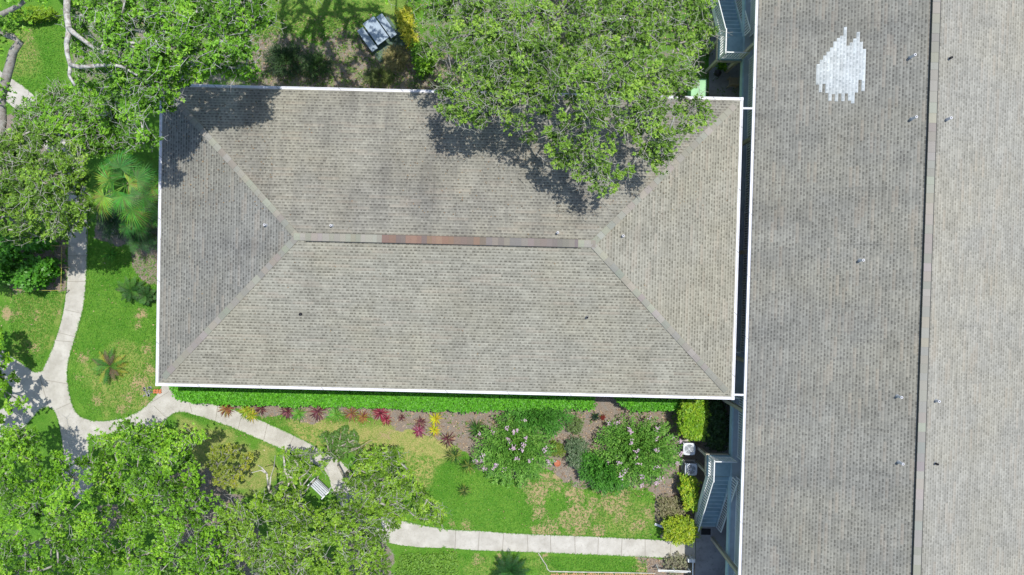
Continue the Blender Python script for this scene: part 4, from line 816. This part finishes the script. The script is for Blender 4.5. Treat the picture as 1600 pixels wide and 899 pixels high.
for nm, lb, x, y, r, cl, n_ in [
    ('cordyline', 'bronze-brown spiky plant at the left end of the hedge row, on the path edge', 355, 638, 14, BRZ, 40),
    ('cordyline', 'bright yellow spiky plant, second of the row, touching the small path', 386, 642, 13, YG, 42),
    ('cordyline', 'yellow-green spiky plant leaning over the path, third of the row', 394, 648, 12, YG, 36),
    ('cordyline', 'small purple spiky plant just right of the yellow ones', 409, 638, 11, BUR, 30),
    ('cordyline', 'narrow burgundy plant touching a green one on its right', 450, 643, 12, BUR, 40),
    ('cordyline', 'green spiky plant right of the narrow burgundy one', 467, 646, 13, GRN, 44),
    ('cordyline', 'burgundy star-shaped plant between two green spiky ones', 497, 643, 15, BUR, 44),
    ('cordyline', 'green star-shaped plant right of the burgundy star', 525, 647, 15, GRN, 46),
    ('cordyline', 'reddish-bronze bushy plant right of the green star', 550, 645, 14, BUR[1:]+BRZ, 42),
    ('cordyline', 'yellowish-bronze plant just left of the crimson one', 568, 651, 12, BRZ, 34),
    ('cordyline', 'bright crimson plant, reddest of the row', 595, 645, 14, RED, 44),
    ('cordyline', 'small crimson offshoot at the lower right of the reddest plant', 604, 655, 10, RED, 30),
    ('cordyline', 'tiny dull red plant on the mulch right of the crimson one', 628, 652, 7, BUR, 20),
    ('cordyline', 'dark magenta plant left of the tall yellow one, upper', 658, 660, 10, BUR, 30),
    ('cordyline', 'dark magenta plant left of the tall yellow one, lower', 655, 673, 12, [(0.28, 0.03, 0.12), (0.2, 0.04, 0.08), (0.4, 0.15, 0.2)], 36),
    ('cordyline', 'pure yellow plant on the mulch, upper of two', 681, 654, 12, [(0.6, 0.55, 0.03), (0.45, 0.45, 0.03)], 26),
    ('cordyline', 'pure yellow plant on the mulch, lower of two', 679, 672, 11, [(0.6, 0.55, 0.03), (0.45, 0.45, 0.03)], 22),
    ('cordyline', 'wine-red and cream plant below the yellow ones', 700, 686, 13, BUR+[(0.4, 0.32, 0.18)], 34)]:
    rosette(nm, lb, x, y, r, cl, x, n_, group=GB)
rosette('agave', 'round spiky green plant on the mulch left of the pink-flowering shrub', 745, 670, 17, [(0.05, 0.13, 0.03), (0.13, 0.26, 0.05)], 90, 70, w=.035)
rosette('bromeliad', 'near-black star-shaped plant alone on the mulch', 930, 651, 9, [(0.012, 0.03, 0.015), (0.02, 0.05, 0.025)], 91, 14, w=.07)
rosette('bromeliad', 'small dark red plant touching the near-black one', 942, 652, 6, [(0.2, 0.03, 0.02)], 92, 14, w=.05)
for i, (x, y, r, st, lb) in enumerate([(712, 712, 15, 1.3, 'dark green yucca head at the mulch edge, upper left of three'), (733, 728, 14, 1.1, 'pale-centred yucca head at the mulch edge, right of three'), (726, 766, 11, .5, 'small dark yucca out on the lawn, lowest of three')]):
    rosette('yucca', lb, x, y, r, [(0.04, 0.10, 0.025), (0.12, 0.22, 0.04), (0.3, 0.34, 0.08)], 95+i, 44, w=.035, stem=st, group='yuccas by the mulch bed')
rosette('lily_plant', 'small green strap-leaved plant under the palms at the lawn top', 175, 398, 13, GRN[:2], 99, 26)
# palms
def pinnate(name, label, px, py, r, stem, cols, seed, nf=22, leaflets=22, group=None, cat='palm', lw=.03, ll=.26):
    rg = random.Random(seed); top = np.array(P(px, py, stem)); t = empty(name, (top[0], top[1], 0), label, cat, group); R = r*.034
    q = MB(); q.cur = (.2, .16, .11); q.tube([(top[0], top[1], -.05), tuple(top)], [.16, .11], 10); q.build('trunk', BARK, t, smooth=True)
    m = MB()
    for i in range(nf):
        a = i*2.399+rg.uniform(-.15, .15); f = (i+.5)/nf; L = R*(.8+.25*rg.random()); el = (1-f)*1.0+.1
        d = Vector((math.cos(a), math.sin(a), 0)); s = Vector((-math.sin(a), math.cos(a), 0)); col = rg.choice(cols); m.cur = col; pts = []
        for k in range(7):
            tt = k/6; pts.append(Vector(top)+d*(L*tt*math.cos(el*(1-.5*tt)))+Vector((0, 0, L*(math.sin(el)*tt-.75*tt*tt*(.4+.6*f)))))
        m.tube(pts, [.018, .016, .014, .012, .01, .008, .004], 4, cap=False)
        for k in range(leaflets):
            tt = .12+.86*k/leaflets; x = tt*6; j = min(5, int(x)); p0 = pts[j].lerp(pts[j+1], x-j); ax_ = (pts[j+1]-pts[j]).normalized(); l = ll*math.sin(math.pi*min(1, tt*.85+.12))*rg.uniform(.85, 1.1)
            for sg in (-1, 1):
                m.cur = tuple(c_*rg.uniform(.75, 1.25) for c_ in col); e = p0+(s*sg*.85+ax_*.5).normalized()*l+Vector((0, 0, rg.uniform(-.12, .05)*l*3)); wv = ax_*lw*.5
                m.add([p0-wv, p0+wv, p0.lerp(e, .6)+wv*.8, e, p0.lerp(e, .6)-wv*.8], [(0, 1, 2, 3, 4)])
    m.build('fronds', BLADE, t); return t
def fanpalm(name, label, px, py, r, stem, cols, seed, nf=20):
    rg = random.Random(seed); top = Vector(P(px, py, stem)); t = empty(name, (top[0], top[1], 0), label, 'palm'); R = r*.032
    q = MB(); q.cur = (.22, .18, .13); q.tube([(top[0], top[1], -.05), tuple(top)], [.2, .16], 10); q.build('trunk', BARK, t, smooth=True)
    m = MB()
    for i in range(nf):
        a = i*2.399+rg.uniform(-.4, .4); el = rg.uniform(-.35, 1.1); L = R*rg.uniform(.30, .68)*(1.0-.25*max(el, 0)); d = Vector((math.cos(a)*math.cos(el), math.sin(a)*math.cos(el), math.sin(el)))
        c0 = top+d*L; col = cols[0] if rg.random() < .4 else rg.choice(cols); m.cur = col; m.tube([top, c0], [.02, .015], 4, cap=False)
        d2 = Vector((math.cos(a), math.sin(a), rg.uniform(-.5, .35))).normalized(); s = Vector((-math.sin(a), math.cos(a), rg.uniform(-.45, .45))).normalized(); nb = 26; span = rg.uniform(3.0, 4.6); fr = R*rg.uniform(.34, .50)
        for k in range(nb):
            th = (k/(nb-1)-.5)*span; l = fr*(1-.32*abs(th)/2)*rg.uniform(.85, 1.12); dd = (d2*math.cos(th)+s*math.sin(th)).normalized(); m.cur = tuple(c_*rg.uniform(.6, 1.35) for c_ in col)
            e = c0+dd*l+Vector((0, 0, -.30*l*l/R-rg.uniform(0, .12))); mid = c0+dd*l*.5; wv = (d2*-math.sin(th)+s*math.cos(th))*.020
            m.add([c0, mid+wv, e, mid-wv], [(0, 1, 2, 3)])
    m.build('fronds', BLADE, t); return t
GP = [(0.07, 0.22, 0.03), (0.13, 0.34, 0.04), (0.22, 0.42, 0.06)]
fanpalm('fan_palm', 'tall fan palm squeezed between the oaks and the west gutter', 196, 290, 72, 5.2, [(0.06, 0.20, 0.03), (0.10, 0.29, 0.035), (0.17, 0.38, 0.045), (0.25, 0.43, 0.06)], 70, 30)
fanpalm('fan_palm', 'lower fan palm overlapping the roof corner below the tall one', 220, 338, 46, 3.2, [(0.04, 0.13, 0.025), (0.08, 0.24, 0.035), (0.13, 0.30, 0.05)], 71, 22)
pinnate('feather_palm', 'dark feathery palm under the fan palms beside the west gutter', 178, 345, 42, 1.8, [(0.02, 0.07, 0.02), (0.04, 0.11, 0.03)], 72, 22, ll=.34)
pinnate('feather_palm', 'glossy feathery palm brushing the west gutter below the fan palms', 218, 366, 40, 1.5, [(0.03, 0.10, 0.02), (0.06, 0.17, 0.035)], 73, 20, ll=.34)
pinnate('cycad', 'dark spiky cycad on the lawn edge beside the west gutter', 205, 452, 25, .5, [(0.03, 0.10, 0.015), (0.08, 0.20, 0.03)], 74, 24, ll=.2)
pinnate('cycad', 'smaller dark cycad touching the gutter, right of its neighbour', 228, 462, 20, .5, [(0.03, 0.09, 0.015), (0.06, 0.17, 0.03)], 75, 22, ll=.2)
pinnate('cycad', 'cycad with yellowing and brown fronds alone on the left lawn', 172, 572, 33, .35, [(0.06, 0.20, 0.03), (0.10, 0.26, 0.03), (0.34, 0.36, 0.05), (0.16, 0.12, 0.07)], 76, 24, ll=.2)
pinnate('cycad', 'dark green cycad cut off by the bottom edge below the long path', 797, 893, 36, .6, [(0.02, 0.08, 0.015), (0.05, 0.16, 0.03)], 77, 30, ll=.24)

# ------------------------------------------------------------------ furniture
CT = plain('grey_concrete', (0.33, 0.40, 0.47), .8, .12, 6)
tp = P(587.3, 48, .76); ang = math.atan2(-(56.5-25), (607.5-584)); ang = math.radians(-53)
ca, sa = math.cos(ang), math.sin(ang)
def L2(p0, u, v, z): return (p0[0]+u*ca-v*sa, p0[1]+u*sa+v*ca, z)
pt = empty('picnic_table', (tp[0], tp[1], 0), 'grey concrete picnic table with two benches in the dappled shade', 'picnic table')
m = MB(); m.box(L2(tp, 0, 0, .74), (1.45, .76, .07), ang); m.build('tabletop', CT, pt, bevel=.012)
for s in (-1, 1):
    m = MB(); m.box(L2(tp, 0, s*.66, .42), (1.45, .40, .07), ang); m.build('bench', CT, pt, bevel=.012)
    m = MB(); m.box(L2(tp, s*.42, 0, .36), (.10, .5, .68), ang); m.box(L2(tp, s*.42, .0, .06), (.12, 1.35, .10), ang)
    for q in (-1, 1): m.box(L2(tp, s*.42, q*.6, .24), (.10, .2, .28), ang)
    m.build('leg', CT, pt)
m = MB(); pq = P(600, 62, .0); m.box(L2(pq, 0, .0, 0.02), (1.9, 1.9, .06), ang); tag(m.build('paving_slab', plain('mossy_concrete', (0.10, 0.15, 0.12), .9, .3, 2)), 'mossy green-grey slab under the picnic table', 'slab')
# slatted bench
bp = P(499, 762, .45); ang = math.radians(-43); ca, sa = math.cos(ang), math.sin(ang)
BNM = plain('weathered_white_paint', (0.52, 0.55, 0.58), .6, .15, 6)
bn = empty('garden_bench', (bp[0], bp[1], 0), 'white slatted garden bench half hidden by tree leaves beside the path', 'bench')
for k in range(5): m = MB(); m.box(L2(bp, 0, -.24+k*.115, .45), (1.1, .085, .03), ang); m.build('seat_slat', BNM, bn)
for k in range(3): m = MB(); m.box(L2(bp, 0, .32+k*.02, .55+k*.13), (1.1, .03, .09), ang); m.build('back_slat', BNM, bn)
for s in (-1, 1):
    for q in (-.24, .30): m = MB(); m.box(L2(bp, s*.48, q, .22), (.06, .06, .44), ang); m.build('leg', RAILM, bn)
    m = MB(); m.box(L2(bp, s*.54, .0, .66), (.06, .6, .04), ang); m.box(L2(bp, s*.54, -.24, .55), (.05, .05, .22), ang); m.build('armrest', RAILM, bn)
# air conditioners
ACM = plain('light_grey_metal', (0.62, 0.65, 0.68), .45, .05); ACG = plain('condenser_coil_grey', (0.22, 0.24, 0.26), .6, .1); BLK = plain('black_plastic', (0.03, 0.03, 0.035), .5)
for i, (px, py, lb) in enumerate([(1077, 702, 'light grey air conditioner under the lime shrub, upper of two'), (1080, 734, 'light grey air conditioner with dark fan blades showing, lower of two')]):
    q = P(px, py, .72); t = empty('air_conditioner', (q[0], q[1], 0), lb, 'air conditioner', 'air conditioners beside the stairs'); x, y = q[0], q[1]
    m = MB(); m.box((x, y, .05), (.8, .8, .1)); m.build('base_pad', CONC, t)
    m = MB(); m.box((x, y, .38), (.62, .62, .56)); m.build('coil_panel', ACG, t, bevel=.05)
    m = MB()
    for sx in (-1, 1):
        for sy in (-1, 1): m.box((x+sx*.3, y+sy*.3, .38), (.06, .06, .56))
    m.build('corner_posts', ACM, t)
    m = MB(); nn = 32; vs = []; hw_ = .34
    for k in range(nn):
        a = 2*math.pi*k/nn; c_, s_ = math.cos(a), math.sin(a); e = 5; rr = hw_/((abs(c_)**e+abs(s_)**e)**(1/e))
        vs += [(x+c_*rr, y+s_*rr, .66), (x+c_*rr, y+s_*rr, .715), (x+c_*.27, y+s_*.27, .73), (x+c_*.25, y+s_*.25, .68)]
    m.add(vs, [(4*k+j, 4*((k+1) % nn)+j, 4*((k+1) % nn)+j+1, 4*k+j+1) for k in range(nn) for j in range(3)]); m.build('top_cover', ACM, t, smooth=False)
    m = MB(); m.lathe((x, y, .60), [(.26, 0), (.255, .01)], 24); m.build('fan_well', ACG if i else ACM, t)
    m = MB()
    for k in range(4):
        a = k*math.pi/2+.5*i+.4; d = Vector((math.cos(a), math.sin(a), 0)); s = Vector((-math.sin(a), math.cos(a), 0)); c0 = Vector((x, y, .64))
        m.add([c0+d*.05-s*.03, c0+d*.05+s*.03+Vector((0, 0, .02)), c0+d*.24+s*.11+Vector((0, 0, .04)), c0+d*.24-s*.06], [(0, 1, 2, 3)])
    m.lathe((x, y, .62), [(.07, 0), (.07, .06)], 12); m.build('fan_blades', ACM, t)
    m = MB()
    for k in range(1, 6): m.tube([(x+math.cos(a_)*.05*k, y+math.sin(a_)*.05*k, .735) for a_ in np.linspace(0, 6.283, 25)], .004, 4, cap=False)
    for k in range(6): a_ = k*math.pi/3; m.bar((x, y, .738), (x+math.cos(a_)*.27, y+math.sin(a_)*.27, .735), .008)
    m.build('fan_grille', ACM, t)
# terracotta pot
q = P(871, 724, .25); t = empty('plant_pot', (q[0], q[1], 0), 'empty round terracotta pot on the mulch edge above the dry lawn', 'pot')
m = MB(); m.lathe((q[0], q[1], 0), [(.11, 0), (.17, .26), (.19, .26), (.19, .32), (.155, .32), (.15, .25)], 20); m.build('pot', plain('terracotta', (0.42, 0.15, 0.08), .8), t)
m = MB(); m.lathe((q[0], q[1], .22), [(.15, 0), (.145, .01)], 16); m.build('soil', plain('soil', (0.22, 0.08, 0.04), .95), t)
# green utility box
q = P(1092, 137, .9); t = empty('utility_box', (q[0], q[1], 0), 'pale green flat-topped utility box by the right end of the north gutter', 'utility box')
m = MB(); m.box((q[0], q[1], .43), (.80, .90, .82)); m.build('cabinet', plain('green_paint', (0.16, 0.36, 0.16), .5, .15), t, bevel=.02)
m = MB(); m.box((q[0], q[1], .87), (.86, .96, .06)); m.build('lid', plain('pale_green_paint', (0.26, 0.52, 0.26), .5, .15), t, bevel=.015)
# chair, plant, grill on the patio
q = P(1146, 128, .45); WD = plain('pale_timber', (0.36, 0.29, 0.20), .7, .15, 8); x, y = q[0], q[1]
t = empty('wooden_chair', (x, y, 0), 'pale wooden chair on the shaded patio under the upper walkway', 'chair')
m = MB(); [m.box((x, y-.2+k*.1, .43), (.5, .085, .03)) for k in range(5)]; m.build('seat', WD, t)
m = MB(); [m.box((x-.2+k*.1, y-.27, .7), (.07, .03, .5)) for k in range(5)]; m.box((x, y-.27, .95), (.52, .04, .06)); m.build('backrest', WD, t)
for sx in (-1, 1):
    for sy in (-1, 1): m = MB(); m.box((x+sx*.22, y+sy*.22, .21), (.05, .05, .42)); m.build('leg', WD, t)
    m = MB(); m.box((x+sx*.26, y, .64), (.06, .5, .03)); m.build('armrest', WD, t)
q = P(1125, 104, .3); t = empty('potted_plant', (q[0], q[1], 0), 'round leafy plant in a grey pot in the dark corner below the upper landing', 'potted plant')
m = MB(); m.lathe((q[0], q[1], .05), [(.16, 0), (.22, .32), (.25, .32), (.2, .3)], 18); m.build('pot', CT, t)
rg = np.random.RandomState(9); cs = np.array([q[0], q[1], .55])+rg.randn(60, 3)*[.14, .14, .1]; V, F, C = leaf_cloud(cs, .13, .07, G_BRI, rg); np_mesh('foliage', V, F, C, LEAF, t)
q = P(1119, 117, .3); t = empty('kettle_grill', (q[0], q[1], 0), 'small black kettle grill on the shaded patio beside the round potted plant', 'grill'); x, y = q[0], q[1]
m = MB(); m.lathe((x, y, .45), [(.02, 0), (.14, .04), (.2, .14), (.21, .18), (.18, .27), (.1, .34), (.02, .36)], 18); m.build('bowl', BLK, t, smooth=True)
for k in range(3): m = MB(); a = k*2.09; m.bar((x+.1*math.cos(a), y+.1*math.sin(a), .5), (x+.22*math.cos(a), y+.22*math.sin(a), .05), .02); m.build('leg', ACM, t)
# brick splash block and drain at the south-west corner
q = P(246, 612, .05); m = MB()
for k in range(6): m.box((q[0]-.15+(k % 3)*.16, q[1]-.05+(k//3)*.12, .07+.0*k), (.15, .10, .06), .3+.1*k)
tag(m.build('brick_edging', plain('orange_brick', (0.50, 0.17, 0.08), .9, .25, 12)), 'cluster of orange bricks at the lower left corner of the hip roof', 'bricks')
q = P(231, 612, .05); m = MB(); rgq = random.Random(3)
for k in range(26): m.box((q[0]+rgq.uniform(-.25, .2), q[1]+rgq.uniform(-.25, .25), .03), (rgq.uniform(.06, .14), rgq.uniform(.05, .1), .05), rgq.random()*3)
tag(m.build('stone_pile', plain('grey_stones', (0.30, 0.29, 0.31), .9, .25, 9)), 'patch of grey stones beside the orange bricks', 'stones')
# yellow string line with stakes
t = empty('string_line', tuple(P(95, 452)), 'yellow string line on thin stakes round the planting left of the path', 'string line'); YS = plain('yellow_cord', (0.50, 0.45, 0.10), .7)
sp_ = [(76, 384), (96, 384), (96, 418), (95, 454), (60, 454), (22, 453)]
m = MB(); m.tube([P(a, b, .8) for a, b in sp_], .013, 5); m.build('cord', YS, t)
for a, b in sp_: m = MB(); q = P(a, b, .8); m.bar((q[0], q[1], 0), (q[0], q[1], .85), .035); m.build('stake', WD, t)
# white rail and edging bottom right
t = empty('white_handrail', tuple(P(1083, 895)), 'white metal handrail around the corner bed at the bottom edge', 'handrail')
m = MB(); m.tube([P(1028, 891, .8), P(1079, 893, .8)], .03, 6); m.tube([P(1028, 893, .45), P(1079, 895, .45)], .02, 6); m.tube([P(1083, 874, .85), P(1081, 960, .85)], .035, 6); m.build('rail', RAILM, t)
for a, b in ((1030, 892), (1054, 892), (1078, 893), (1083, 876), (1082, 930)): m = MB(); q = P(a, b, .8); m.bar((q[0], q[1], 0), (q[0], q[1], .85), .05); m.build('post', RAILM, t)
m = MB(); m.box(P(1079, 874, .3), (.42, .2, .5)); tag(m.build('curb_block', RAILM, bevel=.02), 'white block at the corner of the path end and the handrail', 'block')
t = MB(); t.tube([P(841, 864, .05), P(849, 877, .06), P(854, 884, .05), P(855, 889, .05), P(859, 893, .05)], .025, 6); t.tube([P(859, 893, .05), P(900, 894, .06), P(960, 895, .05), P(1024, 896, .05)], .035, 6)
tag(t.build('garden_edging', plain('weathered_white_plastic', (0.48, 0.46, 0.41), .8, .3, 3)), 'white plastic lawn edging kinked down from the long path and along the bottom edge', 'edging')
m = MB(); rgq = random.Random(5)
for k in range(60):
    q = P(862+k*2.7, 898+rgq.uniform(-.5, 2), .05); m.box((q[0], q[1], .04), (.07, .2, .06), rgq.uniform(-.4, .4))
tag(m.build('brick_border', plain('tan_brick', (0.42, 0.26, 0.12), .9, .3, 8)), 'row of tan bricks below the white edging at the bottom edge', 'bricks')
m = MB(); q = P(1031, 822, .1); m.bar(P(1023, 819, .08), P(1037, 824, .08), .14, .06); tag(m.build('splash_block', RAILM, bevel=.02), 'small white wedge left of the round yellow-green shrub', 'splash block')

# ------------------------------------------------------------------ litter, weeds, tufts
LIT = attr_mat('dry_leaf', .9, 0)
PATHS = [[(v.co.x, v.co.y) for v in q.data.vertices][:len(q.data.vertices)//2] for q in bpy.data.objects if q.name.split('.')[0] == 'path']
def on_path(pt):
    d = np.full(len(pt), -9.)
    for pl in PATHS: d = np.maximum(d, poly_dist(pt[:, 0], pt[:, 1], pl))
    return d
def flat_leaves(name, pts, L, pal, seed, mat, up=.93, per=1):
    rg = np.random.RandomState(seed); V, F, C = leaf_cloud(pts, L, L*.55, pal, rg, per, rad=L*.1, upbias=up); return np_mesh(name, V, F, C, mat)
rg = np.random.RandomState(321); inv = []
def scatter(poly, n, z=.02):
    poly = np.array(poly, float); C = rg.uniform(poly.min(0), poly.max(0), (n*3, 2)); D = poly_dist(C[:, 0], C[:, 1], poly); C = C[D > 0][:n]
    return np.array([P(a, b, z) for a, b in C])
bed = [(300, 636), (400, 640), (740, 640), (1060, 640), (1060, 700), (1100, 780), (1040, 850), (1022, 780), (905, 764), (850, 735), (790, 752), (730, 712), (640, 668), (480, 662), (345, 650)]
topb = [(380, 30), (640, 20), (700, 140), (380, 130)]
leftb = [(-40, 372), (100, 370), (100, 450), (0, 450)]
lp = np.concatenate([scatter(bed, 2600), scatter(topb, 1700), scatter(leftb, 500), scatter([(0, 0), (250, 0), (250, 640), (0, 640)], 220), scatter([(300, 650), (700, 650), (1020, 760), (1020, 870), (300, 899)], 200), scatter([(1000, 868), (1085, 866), (1085, 899), (1010, 899)], 200), scatter([(640, 0), (1150, 0), (1150, 150), (640, 150)], 1200)])
lp = lp[(on_path(lp) < 0) | (rg.rand(len(lp)) < .12)]
tag(flat_leaves('leaf_litter', lp, .10, [(0.10, 0.06, 0.035), (0.26, 0.16, 0.09), (0.45, 0.33, 0.20), (0.55, 0.46, 0.33)], 7, LIT), kind='stuff')
rp = []
for a, b in np.concatenate([rg.uniform((250, 140), (430, 330), (160, 2)), rg.uniform((620, 150), (1100, 340), (330, 2)), rg.uniform((250, 140), (1150, 600), (120, 2))]):
    x, y, z = find_A(a, b); rp.append((x, y, z+.03))
tag(flat_leaves('roof_leaf_litter', np.array(rp), .08, [(0.08, 0.05, 0.03), (0.22, 0.14, 0.08), (0.34, 0.26, 0.14)], 8, LIT), kind='stuff')
wd = np.concatenate([scatter(bed, 260, .06), scatter(topb, 420, .06), scatter(leftb, 120, .06), scatter([(640, 0), (1150, 0), (1150, 150), (640, 150)], 400, .06)])
wd = wd[on_path(wd) < -.05]; wd = np.repeat(wd, 5, 0)+rg.randn(len(wd)*5, 3)*[.09, .09, .02]; wd[:, 2] = np.maximum(wd[:, 2], .03)
tag(flat_leaves('weeds', wd, .09, [(0.05, 0.12, 0.02), (0.12, 0.24, 0.03), (0.22, 0.32, 0.07)], 9, LEAF, .8, 4), kind='stuff')
# grass tufts creeping over the path edges and standing up in the lawn
tp_ = []
for o in [q for q in bpy.data.objects if q.name.split('.')[0] == 'path']:
    vs = [v.co.copy() for v in o.data.vertices]; k = len(vs)//2
    for i in range(k):
        a, b = vs[i], vs[(i+1) % k]; L = (b-a).length; e = (b-a).normalized() if L > 1e-4 else Vector((1, 0, 0)); nn = Vector((e.y, -e.x, 0))
        for q in range(int(L*26)):
            c_ = a.lerp(b, rg.rand())+nn*(abs(rg.randn())*.035-.008)*(1 if vnoise(np.array([a.x]), np.array([a.y]), 1.3, 2)[0] < .75 else -.6); tp_.append((c_.x, c_.y, .045))
tp_ = np.array(tp_); tp_ = tp_[(tp_[:, 0] < 10.3) & (on_path(tp_) < .06)]
lawn = np.concatenate([scatter([(136, 380), (245, 400), (245, 640), (140, 655), (106, 600)], 6000, .03), scatter([(270, 645), (420, 650), (740, 730), (1020, 770), (1024, 842), (700, 826), (560, 760), (400, 690)], 12000, .03), scatter([(715, 866), (1010, 875), (1010, 899), (715, 899)], 2500, .03), scatter([(20, 455), (100, 455), (62, 585), (10, 540)], 3000, .03), scatter([(20, 20), (100, 20), (100, 180), (20, 180)], 2500, .03), scatter([(400, 0), (600, 0), (600, 60), (400, 60)], 2500, .03)])
lawn = lawn[on_path(lawn) < 0]; allp = np.concatenate([tp_, lawn]); V, F, C = leaf_cloud(allp, .085, .018, [(0.05, 0.19, 0.012), (0.09, 0.30, 0.02), (0.17, 0.39, 0.04), (0.26, 0.40, 0.07)], rg, 4, rad=.035, upbias=.4)
V[:, 2] = np.maximum(V[:, 2], .01); tag(np_mesh('grass', V, F, C, BLADE), kind='stuff')
